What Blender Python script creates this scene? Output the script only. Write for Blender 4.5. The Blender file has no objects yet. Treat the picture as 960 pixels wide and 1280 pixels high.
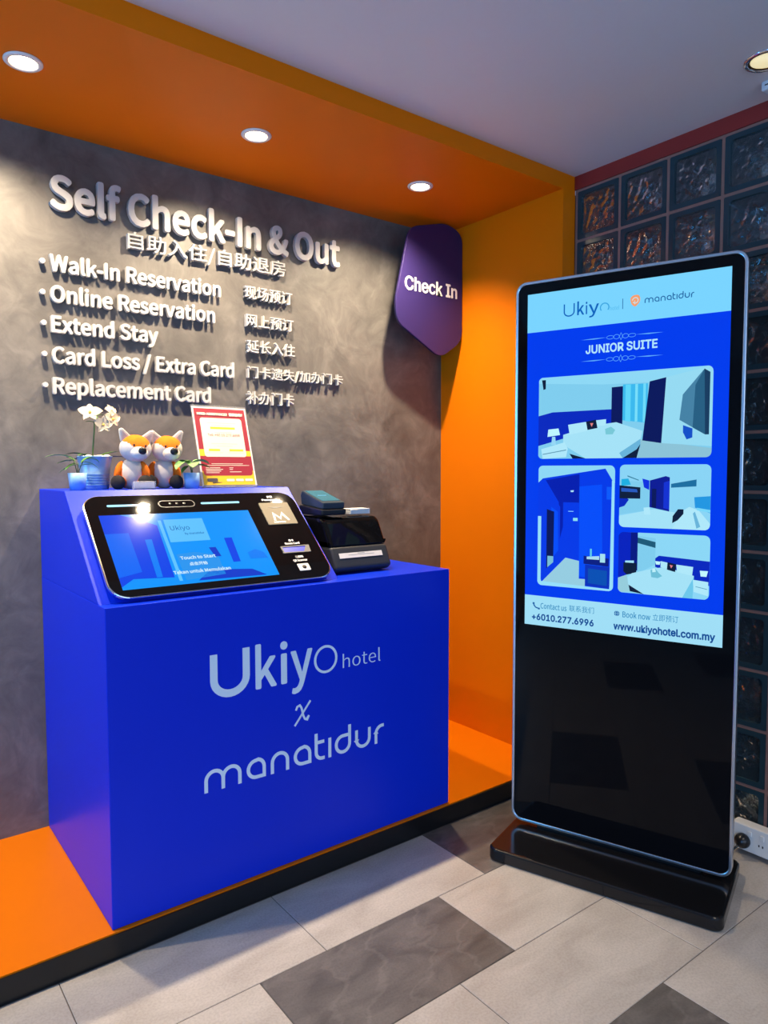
import bpy, bmesh, math, random, os
from mathutils import Vector, Matrix, noise
R = math.radians
PI = math.pi
S = bpy.context.scene
COL = S.collection
rng = random.Random(7)

# ------------------------------------------------------------------ camera
def make_camera():
    f, yaw, pitch, roll, H = 895.67, R(37.512), R(-3.35), R(-0.086), 1.2921
    fw = Vector((math.sin(yaw)*math.cos(pitch), math.cos(yaw)*math.cos(pitch), math.sin(pitch)))
    rt = Vector((math.cos(yaw), -math.sin(yaw), 0)); up = rt.cross(fw)
    r2 = rt*math.cos(roll)+up*math.sin(roll); u2 = -rt*math.sin(roll)+up*math.cos(roll)
    cd = bpy.data.cameras.new('camera'); co = bpy.data.objects.new('camera', cd); COL.objects.link(co)
    cd.sensor_fit = 'HORIZONTAL'; cd.sensor_width = 36; cd.lens = f/960*36
    cd.clip_start = 0.05
    m = Matrix((r2, u2, -fw)).transposed().to_4x4(); m.translation = (0, 0, H)
    co.matrix_world = m
    S.camera = co
make_camera()

# ------------------------------------------------------------------ world, lights, exposure
w = bpy.data.worlds.new('world'); S.world = w; w.use_nodes = True
bgn = w.node_tree.nodes['Background']
bgn.inputs[0].default_value = (0.45, 0.6, 1.0, 1); bgn.inputs[1].default_value = 0.25
S.view_settings.view_transform = 'Standard'; S.view_settings.look = 'None'
S.view_settings.gamma = 1; S.view_settings.exposure = 0.0; S.view_settings.use_curve_mapping = False

def area(name, loc, target, sx, sy, energy, color):
    d = bpy.data.lights.new(name, 'AREA'); d.shape = 'RECTANGLE'; d.size = sx; d.size_y = sy
    d.energy = energy; d.color = color
    o = bpy.data.objects.new(name, d); COL.objects.link(o); o.location = loc
    o.rotation_euler = (Vector(target)-Vector(loc)).to_track_quat('-Z', 'Y').to_euler()
    return o
area('added_front_fill', (-0.6, -3.9, 1.35), (0.6, 2.0, 0.9), 4.4, 2.2, 85, (0.50, 0.70, 1.0))  # unseen fill added behind the camera to brighten the front faces
area('added_left_fill', (-4.02, -1.9, 1.35), (0.5, 2.2, 0.9), 2.2, 1.9, 170, (0.16, 0.46, 1.0))  # added bluish fill from the left, no real window behind it
area('added_blue_fill', (-2.5, 2.22, 1.25), (0.5, 2.26, 1.0), 0.5, 1.9, 48, (0.06, 0.46, 1.0))  # invented source, added for the blue glow on the counter's left side

def floor_fill_spot(x, y, watts):
    d = bpy.data.lights.new('added_floor_fill', 'SPOT'); d.energy = watts; d.color = (1.0, 0.84, 0.66)
    d.spot_size = R(104); d.spot_blend = 1.0; d.shadow_soft_size = 0.06
    o = bpy.data.objects.new('added_floor_fill', d); COL.objects.link(o); o.location = (x, y, 2.455)
floor_fill_spot(1.25, -0.25, 120)  # spot without a fixture, added to lift the floor brightness on the right

NICHE_W = 130.0
def niche_spot(x, y, z):
    d = bpy.data.lights.new('downlight_beam', 'SPOT'); d.energy = NICHE_W; d.color = (1.0, 0.80, 0.54)
    d.spot_size = R(126); d.spot_blend = 1.0; d.shadow_soft_size = 0.022
    o = bpy.data.objects.new('downlight_beam', d); COL.objects.link(o); o.location = (x, y, z); o.rotation_euler = (R(14), 0, 0)

# ------------------------------------------------------------------ materials
def s2l(c): return c/12.92 if c <= .04045 else ((c+.055)/1.055)**2.4
def rgb(r, g, b): return (s2l(r/255), s2l(g/255), s2l(b/255), 1)
MATS = {}
def mat(name, col, rough=.5, metal=0, var=.06, vscale=12, bump=0, bscale=60, spec=.5, emit=None, estr=1, coat=0, trans=0, ior=1.45):
    m = bpy.data.materials.new(name); m.use_nodes = True; nt = m.node_tree; b = nt.nodes['Principled BSDF']
    b.inputs['Roughness'].default_value = rough; b.inputs['Metallic'].default_value = metal
    b.inputs['Specular IOR Level'].default_value = spec; b.inputs['IOR'].default_value = ior
    b.inputs['Coat Weight'].default_value = coat; b.inputs['Coat Roughness'].default_value = .05
    b.inputs['Transmission Weight'].default_value = trans
    b.inputs['Base Color'].default_value = col
    if var or bump:
        tc = nt.nodes.new('ShaderNodeTexCoord')
        if var:
            n = nt.nodes.new('ShaderNodeTexNoise'); n.inputs['Scale'].default_value = vscale; n.inputs['Detail'].default_value = 4
            nt.links.new(tc.outputs['Object'], n.inputs['Vector'])
            mx = nt.nodes.new('ShaderNodeMix'); mx.data_type = 'RGBA'
            mx.inputs[6].default_value = [c*(1-var) for c in col[:3]]+[1]
            mx.inputs[7].default_value = [min(1, c*(1+var)) for c in col[:3]]+[1]
            nt.links.new(n.outputs['Fac'], mx.inputs[0]); nt.links.new(mx.outputs[2], b.inputs['Base Color'])
        if bump:
            n2 = nt.nodes.new('ShaderNodeTexNoise'); n2.inputs['Scale'].default_value = bscale; n2.inputs['Detail'].default_value = 5
            nt.links.new(tc.outputs['Object'], n2.inputs['Vector'])
            bp = nt.nodes.new('ShaderNodeBump'); bp.inputs['Strength'].default_value = bump; bp.inputs['Distance'].default_value = .002
            nt.links.new(n2.outputs['Fac'], bp.inputs['Height']); nt.links.new(bp.outputs[0], b.inputs['Normal'])
    if emit:
        b.inputs['Emission Color'].default_value = emit; b.inputs['Emission Strength'].default_value = estr
    MATS[name] = m
    return m

def glow(r, g, b, k=1.0):
    """pixels of a display: colour given as shown"""
    key = 'display_%d_%d_%d' % (r, g, b)
    if key in MATS: return MATS[key]
    m = bpy.data.materials.new(key); m.use_nodes = True; bs = m.node_tree.nodes['Principled BSDF']
    bs.inputs['Base Color'].default_value = (.004, .004, .005, 1); bs.inputs['Roughness'].default_value = .12
    bs.inputs['Specular IOR Level'].default_value = .04
    bs.inputs['Emission Color'].default_value = rgb(r, g, b); bs.inputs['Emission Strength'].default_value = k
    MATS[key] = m
    return m

def plaster():
    m = bpy.data.materials.new('grey_trowelled_plaster'); m.use_nodes = True; nt = m.node_tree; b = nt.nodes['Principled BSDF']
    L = nt.links.new; N = nt.nodes.new
    tc = N('ShaderNodeTexCoord')
    w1 = N('ShaderNodeTexNoise'); w1.inputs['Scale'].default_value = 2.6; w1.inputs['Detail'].default_value = 3; L(tc.outputs['Object'], w1.inputs['Vector'])
    ad = N('ShaderNodeMix'); ad.data_type = 'VECTOR'; ad.inputs[0].default_value = .22
    L(tc.outputs['Object'], ad.inputs[4]); L(w1.outputs['Color'], ad.inputs[5])
    n1 = N('ShaderNodeTexNoise'); n1.inputs['Scale'].default_value = 5.5; n1.inputs['Detail'].default_value = 10; n1.inputs['Roughness'].default_value = .68; n1.inputs['Distortion'].default_value = .5
    L(ad.outputs[1], n1.inputs['Vector'])
    n2 = N('ShaderNodeTexNoise'); n2.inputs['Scale'].default_value = 18; n2.inputs['Detail'].default_value = 6; n2.inputs['Distortion'].default_value = 1.0
    L(ad.outputs[1], n2.inputs['Vector'])
    mm = N('ShaderNodeMix'); mm.data_type = 'FLOAT'; mm.inputs[0].default_value = .28
    L(n1.outputs['Fac'], mm.inputs[2]); L(n2.outputs['Fac'], mm.inputs[3])
    cr = N('ShaderNodeValToRGB'); e = cr.color_ramp.elements
    e[0].position = .32; e[0].color = (.062, .058, .056, 1); e[1].position = .68; e[1].color = (.175, .162, .152, 1)
    x = cr.color_ramp.elements.new(.5); x.color = (.112, .104, .099, 1)
    L(mm.outputs[0], cr.inputs[0]); L(cr.outputs[0], b.inputs['Base Color'])
    rr = N('ShaderNodeMapRange'); rr.inputs[3].default_value = .34; rr.inputs[4].default_value = .55
    L(n1.outputs['Fac'], rr.inputs[0]); L(rr.outputs[0], b.inputs['Roughness'])
    bp = N('ShaderNodeBump'); bp.inputs['Strength'].default_value = .22; bp.inputs['Distance'].default_value = .006
    L(mm.outputs[0], bp.inputs['Height']); L(bp.outputs[0], b.inputs['Normal'])
    return m

def stone(name, lo, hi, scale, rough, vein=0):
    m = bpy.data.materials.new(name); m.use_nodes = True; nt = m.node_tree; b = nt.nodes['Principled BSDF']
    L = nt.links.new; N = nt.nodes.new
    tc = N('ShaderNodeTexCoord')
    mp = N('ShaderNodeMapping'); mp.inputs['Scale'].default_value = (1, 2.2, 1); mp.inputs['Rotation'].default_value = (0, 0, .35)
    L(tc.outputs['Object'], mp.inputs['Vector'])
    n1 = N('ShaderNodeTexNoise'); n1.inputs['Scale'].default_value = scale; n1.inputs['Detail'].default_value = 8; n1.inputs['Distortion'].default_value = .8
    L(mp.outputs[0], n1.inputs['Vector'])
    cr = N('ShaderNodeValToRGB'); e = cr.color_ramp.elements
    e[0].position = .3; e[0].color = lo; e[1].position = .7; e[1].color = hi
    L(n1.outputs['Fac'], cr.inputs[0])
    out = cr.outputs[0]
    n2 = N('ShaderNodeTexNoise'); n2.inputs['Scale'].default_value = 160; n2.inputs['Detail'].default_value = 3
    L(tc.outputs['Object'], n2.inputs['Vector'])
    mx = N('ShaderNodeMix'); mx.data_type = 'RGBA'; mx.blend_type = 'MULTIPLY'; mx.inputs[0].default_value = .35
    L(out, mx.inputs[6])
    c2 = N('ShaderNodeValToRGB'); c2.color_ramp.elements[0].position = .35; c2.color_ramp.elements[0].color = (.6, .6, .6, 1); c2.color_ramp.elements[1].position = .6
    L(n2.outputs['Fac'], c2.inputs[0]); L(c2.outputs[0], mx.inputs[7])
    out = mx.outputs[2]
    if vein:
        wv = N('ShaderNodeTexWave'); wv.inputs['Scale'].default_value = 2.2; wv.inputs['Distortion'].default_value = 9; wv.inputs['Detail'].default_value = 5; wv.inputs['Detail Scale'].default_value = 1.6
        L(mp.outputs[0], wv.inputs['Vector'])
        c3 = N('ShaderNodeValToRGB'); c3.color_ramp.elements[0].position = .93; c3.color_ramp.elements[0].color = (0, 0, 0, 1); c3.color_ramp.elements[1].position = 1
        L(wv.outputs['Fac'], c3.inputs[0])
        m2 = N('ShaderNodeMix'); m2.data_type = 'RGBA'
        ma = N('ShaderNodeMath'); ma.operation = 'MULTIPLY'; ma.inputs[1].default_value = vein
        L(c3.outputs[0], ma.inputs[0]); L(ma.outputs[0], m2.inputs[0]); L(out, m2.inputs[6]); m2.inputs[7].default_value = (.3, .27, .25, 1)
        out = m2.outputs[2]
    L(out, b.inputs['Base Color'])
    b.inputs['Roughness'].default_value = rough; b.inputs['Specular IOR Level'].default_value = .4
    bp = N('ShaderNodeBump'); bp.inputs['Strength'].default_value = .1; bp.inputs['Distance'].default_value = .002
    L(n1.outputs['Fac'], bp.inputs['Height']); L(bp.outputs[0], b.inputs['Normal'])
    return m

M_plaster = plaster()
M_light_tile = stone('pale_porcelain_tile', (.37, .335, .30, 1), (.48, .44, .40, 1), 4.5, .42)
M_dark_tile = stone('dark_slate_tile', (.072, .065, .06, 1), (.145, .13, .12, 1), 7, .4, vein=.12)
M_grout = mat('floor_grout', (.09, .08, .075, 1), .9)
M_orange = mat('orange_paint', (.75, .165, .001, 1), .4, var=.03, vscale=3, bump=.03, bscale=25, spec=.12)
M_red = mat('red_paint', (.26, .018, .014, 1), .5, var=.04)
M_ceiling = mat('white_ceiling_paint', (.70, .70, .71, 1), .6, var=.03, vscale=2)
M_black = mat('black_skirting', (.006, .006, .007, 1), .35, var=.2)
M_blue = mat('blue_satin_paint', (.0, .026, .62, 1), .36, var=.03, vscale=3, spec=.25)
M_vinyl = mat('white_vinyl', (.78, .88, .96, 1), .5, var=0)
M_white = mat('white_acrylic_letters', (.47, .46, .45, 1), .5, var=.02)
M_silver = mat('brushed_silver', (.62, .64, .68, 1), .28, 1, var=.04)
M_chrome = mat('polished_silver', (.8, .8, .82, 1), .14, 1, var=.02)
M_gblack = mat('black_glass', (.0035, .0035, .0045, 1), .035, spec=.15, var=0)
M_pblack = mat('black_plastic', (.009, .009, .010, 1), .3, var=.1)
M_mblack = mat('charcoal_plastic', (.028, .030, .034, 1), .42, var=.1, bump=.1, bscale=300)
M_purple = mat('purple_laminate', (.020, .012, .080, 1), .4, var=.04)
M_ltxt = mat('white_sign_print', (.66, .64, .62, 1), .5, var=0)

# ------------------------------------------------------------------ mesh collector
class MB:
    def __init__(self): self.v = []; self.f = []; self.m = []; self.s = []
    def add(self, vs, fs, mi=0, M=None, smooth=False):
        n = len(self.v)
        self.v += [(M @ Vector(p)) if M else Vector(p) for p in vs]
        for k, f in enumerate(fs):
            self.f.append([i+n for i in f]); self.m.append(mi[k] if isinstance(mi, (list, tuple)) else mi); self.s.append(smooth)
        return self
    def bm(self, bm, mi=0, M=None, smooth=False):
        bm.verts.index_update()
        r = self.add([v.co.copy() for v in bm.verts], [[v.index for v in f.verts] for f in bm.faces], mi, M, smooth)
        bm.free(); return r
    def box(self, x0, x1, y0, y1, z0, z1, mi=0, bev=0, seg=2, M=None):
        bm = bmesh.new(); bmesh.ops.create_cube(bm, size=1)
        for v in bm.verts: v.co = ((x0+x1)/2+v.co.x*(x1-x0), (y0+y1)/2+v.co.y*(y1-y0), (z0+z1)/2+v.co.z*(z1-z0))
        if bev: bmesh.ops.bevel(bm, geom=bm.edges[:], offset=bev, segments=seg, affect='EDGES', profile=.5)
        return self.bm(bm, mi, M, False)
    def prism(self, poly, a, b, mi=0, M=None, bev=0, seg=2, smooth=False):
        """poly in local xy, extruded along z from a to b"""
        bm = bmesh.new()
        lo = [bm.verts.new((x, y, a)) for x, y in poly]; hi = [bm.verts.new((x, y, b)) for x, y in poly]
        n = len(poly)
        f0 = bm.faces.new(lo[::-1]); f1 = bm.faces.new(hi)
        for i in range(n): bm.faces.new((lo[i], lo[(i+1) % n], hi[(i+1) % n], hi[i]))
        bmesh.ops.recalc_face_normals(bm, faces=bm.faces)
        if bev:
            ed = [e for f in (f0, f1) for e in f.edges]
            bmesh.ops.bevel(bm, geom=list(set(ed)), offset=bev, segments=seg, affect='EDGES', profile=.5)
        return self.bm(bm, mi, M, smooth)
    def ring(self, outer, inner, a, b, mi=0, M=None):
        """frame between two polys with the same number of points"""
        n = len(outer)
        vs = [(x, y, a) for x, y in outer]+[(x, y, b) for x, y in outer]+[(x, y, a) for x, y in inner]+[(x, y, b) for x, y in inner]
        fs = []
        for i in range(n):
            j = (i+1) % n
            fs += [(i, j, n+j, n+i), (n+i, n+j, 3*n+j, 3*n+i), (3*n+i, 3*n+j, 2*n+j, 2*n+i), (2*n+i, 2*n+j, j, i)]
        return self.add(vs, fs, mi, M)
    def lathe(self, prof, n=32, mi=0, M=None, smooth=True, caps=True):
        vs = []; fs = []
        for (r, z) in prof:
            for k in range(n):
                a = 2*PI*k/n; vs.append((r*math.cos(a), r*math.sin(a), z))
        for i in range(len(prof)-1):
            for k in range(n):
                j = (k+1) % n; fs.append((i*n+k, i*n+j, (i+1)*n+j, (i+1)*n+k))
        if caps and prof[0][0] > 1e-5: fs.append(tuple(range(n))[::-1])
        if caps and prof[-1][0] > 1e-5: fs.append(tuple(range((len(prof)-1)*n, len(prof)*n)))
        return self.add(vs, fs, mi, M, smooth)
    def ball(self, c, r, mi=0, M=None, nu=28, nv=18, matf=None, rot=None):
        vs = []; fs = []; ms = []
        for i in range(nv+1):
            t = PI*i/nv
            for k in range(nu):
                p = 2*PI*k/nu
                vs.append(Vector((math.sin(t)*math.cos(p)*r[0], math.sin(t)*math.sin(p)*r[1], math.cos(t)*r[2])))
        for i in range(nv):
            for k in range(nu):
                j = (k+1) % nu; q = (i*nu+k, (i+1)*nu+k, (i+1)*nu+j, i*nu+j); fs.append(q)
                ms.append(matf(sum((vs[a] for a in q), Vector())/4) if matf else mi)
        T = Matrix.Translation(c) @ (rot if rot else Matrix())
        return self.add(vs, fs, ms, (M @ T) if M else T, True)
    def tube(self, pts, rad, n=8, mi=0, M=None):
        pts = [Vector(p) for p in pts]; vs = []; fs = []
        for i, p in enumerate(pts):
            t = (pts[min(i+1, len(pts)-1)]-pts[max(i-1, 0)]).normalized()
            a = t.cross(Vector((0, 0, 1))) if abs(t.z) < .95 else t.cross(Vector((1, 0, 0)))
            a.normalize(); b = t.cross(a); rr = rad[i] if isinstance(rad, (list, tuple)) else rad
            for k in range(n):
                q = 2*PI*k/n; vs.append(p+a*rr*math.cos(q)+b*rr*math.sin(q))
        for i in range(len(pts)-1):
            for k in range(n):
                j = (k+1) % n; fs.append((i*n+k, i*n+j, (i+1)*n+j, (i+1)*n+k))
        fs.append(tuple(range(n))[::-1]); fs.append(tuple(range((len(pts)-1)*n, len(pts)*n)))
        return self.add(vs, fs, mi, M, True)
    def build(self, name, mats, parent=None, loc=None, recalc=True):
        me = bpy.data.meshes.new(name)
        o = Vector(loc) if loc else Vector((0, 0, 0))
        me.from_pydata([v-o for v in self.v], [], self.f)
        for m in (mats if isinstance(mats, (list, tuple)) else [mats]): me.materials.append(m)
        for p, mi, s in zip(me.polygons, self.m, self.s): p.material_index = mi; p.use_smooth = s
        if recalc:
            bm = bmesh.new(); bm.from_mesh(me); bmesh.ops.recalc_face_normals(bm, faces=bm.faces); bm.to_mesh(me); bm.free()
        ob = bpy.data.objects.new(name, me); COL.objects.link(ob); ob.location = o
        if parent: ob.parent = parent
        return ob

def rrect(x0, x1, y0, y1, r, n=8):
    out = []
    for cx, cy, a0 in ((x1-r, y1-r, 0), (x0+r, y1-r, 90), (x0+r, y0+r, 180), (x1-r, y0+r, 270)):
        for k in range(n+1):
            a = R(a0+90*k/n); out.append((cx+r*math.cos(a), cy+r*math.sin(a)))
    return out
def roundpoly(pts, rads, n=6):
    out = []; N = len(pts)
    for i in range(N):
        p = Vector(pts[i]); a = Vector(pts[i-1])-p; b = Vector(pts[(i+1) % N])-p
        r = rads[i] if isinstance(rads, (list, tuple)) else rads
        la, lb = a.length, b.length; a.normalize(); b.normalize()
        d = min(r, la*.48, lb*.48)
        A = p+a*d; B = p+b*d
        for k in range(n+1):
            t = k/n; q = A*(1-t)**2+p*2*t*(1-t)+B*t*t; out.append((q.x, q.y))
    return out

def thing(name, label, cat, loc=(0, 0, 0), rz=0, group=None):
    o = bpy.data.objects.new(name, None); COL.objects.link(o); o.empty_display_size = .05
    o.location = loc; o.rotation_euler = (0, 0, rz); o['label'] = label; o['category'] = cat
    if group: o['group'] = group
    return o
def tag(o, label, cat, group=None):
    o['label'] = label; o['category'] = cat
    if group: o['group'] = group
    return o
def struct(o):
    o['kind'] = 'structure'; return o

# ------------------------------------------------------------------ lettering
def font(fn):
    try:
        p = os.path.join(bpy.utils.system_resource('DATAFILES', path='fonts'), fn)
        return bpy.data.fonts.load(p, check_existing=True)
    except Exception:
        return None
F_SANS = font('Noto Sans CJK Regular.woff2')
F_INTER = font('Inter.woff2')
def text_geo(s, fnt=None, weight=0.0, shear=0, res=4, space=1.0):
    cu = bpy.data.curves.new('t', 'FONT'); cu.body = s; cu.extrude = .5; cu.offset = weight; cu.resolution_u = res; cu.shear = shear
    cu.space_character = space
    if fnt: cu.font = fnt
    ob = bpy.data.objects.new('t', cu); COL.objects.link(ob)
    dg = bpy.context.evaluated_depsgraph_get(); dg.update()
    me = bpy.data.meshes.new_from_object(ob.evaluated_get(dg))
    vs = [v.co.copy() for v in me.vertices]; fs = [tuple(p.vertices) for p in me.polygons]
    bpy.data.objects.remove(ob); bpy.data.meshes.remove(me); bpy.data.curves.remove(cu)
    return vs, fs
_cap = {}
def capheight(fnt, weight):
    k = (fnt.name if fnt else '', weight)
    if k not in _cap:
        vs, _ = text_geo('H', fnt, weight); _cap[k] = max(v.y for v in vs)-min(0, min(v.y for v in vs))
    return _cap[k]
def dilated(vs, fs, w_):
    V = []; F = []
    for k in range(9):
        dx, dy = (0, 0) if k == 0 else (w_*math.cos(PI/4*k), w_*math.sin(PI/4*k))
        n = len(V); V += [Vector((v.x+dx, v.y+dy, v.z*(1-.012*k))) for v in vs]; F += [tuple(i+n for i in f) for f in fs]
    return V, F
def letters(mb, s, x0, x1, y0, cap, z0, z1, fnt=F_SANS, weight=0, mi=0, M=None, fit=False, shear=0, space=1.0):
    """text from x0 to x1 on baseline y0 with capital height cap; fit: y0..y0+cap is the whole bounding box"""
    grow = weight if weight > 0 else 0; weight = min(weight, 0)
    vs, fs = text_geo(s, fnt, weight, shear, space=space)
    if not vs: return mb
    if grow: vs, fs = dilated(vs, fs, grow)
    ax, bx = min(v.x for v in vs), max(v.x for v in vs)
    if fit: ay, by = min(v.y for v in vs), max(v.y for v in vs); sy = cap/(by-ay)
    else: ay = 0; sy = cap/(capheight(fnt, weight)+grow)
    sx = (x1-x0)/(bx-ax)
    return mb.add([(x0+(v.x-ax)*sx, y0+(v.y-ay)*sy, z0+(v.z+.5)*(z1-z0)) for v in vs], fs, mi, M)

def ltr(parent, name, m, *a, **k):
    return letters(MB(), *a, **k).build(name, m, parent)

def stroke(mb, pts, w_, z0, z1, mi=0, M=None, closed=False):
    """flat band of width w_ along a 2-D path, with thickness"""
    P = [Vector(p) for p in pts]; n = len(P); L = []; Rr = []
    for i in range(n):
        if closed: a, b = P[i-1], P[(i+1) % n]
        else: a, b = P[max(i-1, 0)], P[min(i+1, n-1)]
        t = (b-a).normalized(); nn = Vector((-t.y, t.x))
        sc = 1.0
        if closed or 0 < i < n-1:
            t1 = (P[i]-a).normalized(); d = abs(nn.dot(Vector((-t1.y, t1.x)))); sc = 1/max(d, .5)
        L.append(P[i]+nn*w_/2*sc); Rr.append(P[i]-nn*w_/2*sc)
    vs = []
    for z in (z0, z1):
        vs += [(p.x, p.y, z) for p in L]+[(p.x, p.y, z) for p in Rr]
    fs = []; k = 2*n
    for i in range(n if closed else n-1):
        j = (i+1) % n
        fs += [(i, j, n+j, n+i), (k+i, k+n+i, k+n+j, k+j), (i, k+i, k+j, j), (n+i, n+j, k+n+j, k+n+i)]
    if not closed: fs += [(0, n, k+n, k), (n-1, k+n-1, k+2*n-1, 2*n-1)]
    return mb.add(vs, fs, mi, M)
def arc(cx, cy, r, a0, a1, n=12, ry=None):
    return [(cx+r*math.cos(R(a0+(a1-a0)*k/n)), cy+(ry or r)*math.sin(R(a0+(a1-a0)*k/n))) for k in range(n+1)]
# rounded wordmark drawn as bands, x-height 1 (centre line .9), advance widths listed
def wordmark(mb, x0, x1, y0, xh, z0, z1, wt=.19, mi=0, M=None):
    h = 1-wt/2; r = .40
    arch = lambda x: [(x, 0)]+arc(x+r, h-r, r, 180, 0)+[(x+2*r, 0)]
    bowl = lambda x: [(x+2*r-wt/2, wt/2)]+[(x+r, wt/2)]+arc(x+r, wt/2+r, r, 270, 90, 14)[1:]+arc(x+r, h-r, r, 90, 0, 6)[1:]+[(x+2*r, 0)]
    G = []
    x = 0.0
    G += [arch(x), arch(x+2*r)]; x += 4*r+.42            # m
    G += [bowl(x)]; x += 2*r+.42                          # a
    G += [arch(x)]; x += 2*r+.42                          # n
    G += [bowl(x)]; x += 2*r+.36                          # a
    G += [[(x, 1.38)]+[(x, .42)]+arc(x+.33, wt/2+.33, .33, 180, 270, 6)+[(x+.48, wt/2)], [(x, h), (x+.46, h)]]; x += .78   # t
    G += [[(x, 0), (x, 1)]]; x += .38                     # dotless i
    G += [arc(x+r, h-r, r, 90, 270, 14)[:0]+[(x+2*r, 1.42), (x+2*r, h-r)]+[(x+2*r, wt/2+r)]+arc(x+r, wt/2+r, r, 0, -90, 6)[1:]+arc(x+r, wt/2+r, r, 270, 180, 6)[1:]+arc(x+r, h-r, r, 180, 90, 6)[0:]+[(x+2*r-wt/2, h)]]; x += 2*r+.42   # d
    G += [[(x, 1), (x, wt/2+r)]+arc(x+r, wt/2+r, r, 180, 360)+[(x+2*r, 1)]]; x += 2*r+.42   # u
    G += [[(x, 0), (x, h-.38)]+arc(x+.38, h-.38, .38, 180, 90, 6)+[(x+.5, h)]]; x += .5     # r
    W = x; sx = (x1-x0)/(W+wt)
    for q, g in enumerate(G):
        stroke(mb, [(x0+(px+wt/2)*sx, y0+py*xh) for px, py in g], wt*(sx+xh)/2, z0, z1+(z1-z0)*.12*(q % 2 if q < 8 else 0), mi, M)
    return mb

# ================================================================== SETTING
XG, XR, YF, YB, ZP, ZS, ZC = 2.428, 2.353, 1.887, 2.610, .069, 2.4125, 2.4747
LEFT = -2.6

# floor: porcelain tiles 0.60 x 0.31 laid with a one-third offset, slate tiles scattered
def make_floor():
    mb = MB(); mb.box(-4.2, 2.62, -4.2, 2.75, -.06, -.0015, 2)
    g = .0011; row = 0; y1 = 1.8785
    dark = {(0, 2), (1, 0), (3, -2)}
    while y1 > -4.1:
        y0 = y1-.3095
        xs = [1.008, .807, 1.206, 1.008+.003, .807, 1.206][row % 6] if row < 6 else 1.008+.4*row % .603
        # column index is counted from the joint nearest x=1
        for c in range(-9, 6):
            xa = xs+.603*c; xb = xa+.603
            if xb < -4.1 or xa > 2.43: continue
            xb = min(xb, XG-.002)
            dk = False
            if row == 0: dk = (c == 1)
            elif row == 1: dk = (c == 0)
            elif row == 3: dk = (c == 0)
            elif row == 2: dk = (c == -3)
            else: dk = rng.random() < .2
            bm = bmesh.new(); bmesh.ops.create_cube(bm, size=1)
            for v in bm.verts: v.co = ((xa+xb)/2+v.co.x*(xb-xa-2*g), (y0+y1)/2+v.co.y*(y1-y0-2*g), -.005+v.co.z*.01)
            top = [e for e in bm.edges if all(v.co.z > -.001 for v in e.verts)]
            bmesh.ops.bevel(bm, geom=top, offset=.0012, segments=1, affect='EDGES')
            mb.bm(bm, 1 if dk else 0)
        y1 = y0; row += 1
    o = mb.build('floor', [M_light_tile, M_dark_tile, M_grout]); struct(o)
make_floor()

def slab(name, m, *b, bev=0):
    return struct(MB().box(*b, bev=bev).build(name, m))
slab('wall_back', M_plaster, LEFT, XG+.1, YB, YB+.1, 0, 2.7)
slab('ceiling', M_ceiling, -4.2, 2.62, -4.2, YF, ZC, ZC+.08)
# orange portal: soffit, right pier and the raised plinth
slab('trim_1', M_orange, LEFT, XG, YF, YB, ZS, ZC+.08)
slab('wall_alcove', M_orange, XR, XG, YF, YB, 0, ZS)
slab('platform', M_orange, LEFT, XR, YF, YB, .001, ZP)
slab('baseboard_front', M_black, LEFT, XR+.004, YF-.006, YF-.0005, 0, ZP-.004)
# rest of the lobby behind the viewer
M_lobby = mat('lobby_paint', (.42, .42, .45, 1), .6)
slab('wall_left', M_lobby, -4.2, -4.1, -4.2, YF, 0, ZC)
slab('wall_return', M_lobby, -4.2, LEFT, YF, YF+.1, 0, ZC)
slab('wall_front_lintel', M_lobby, -4.1, 2.62, -4.2, -4.1, 2.42, ZC)
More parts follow.
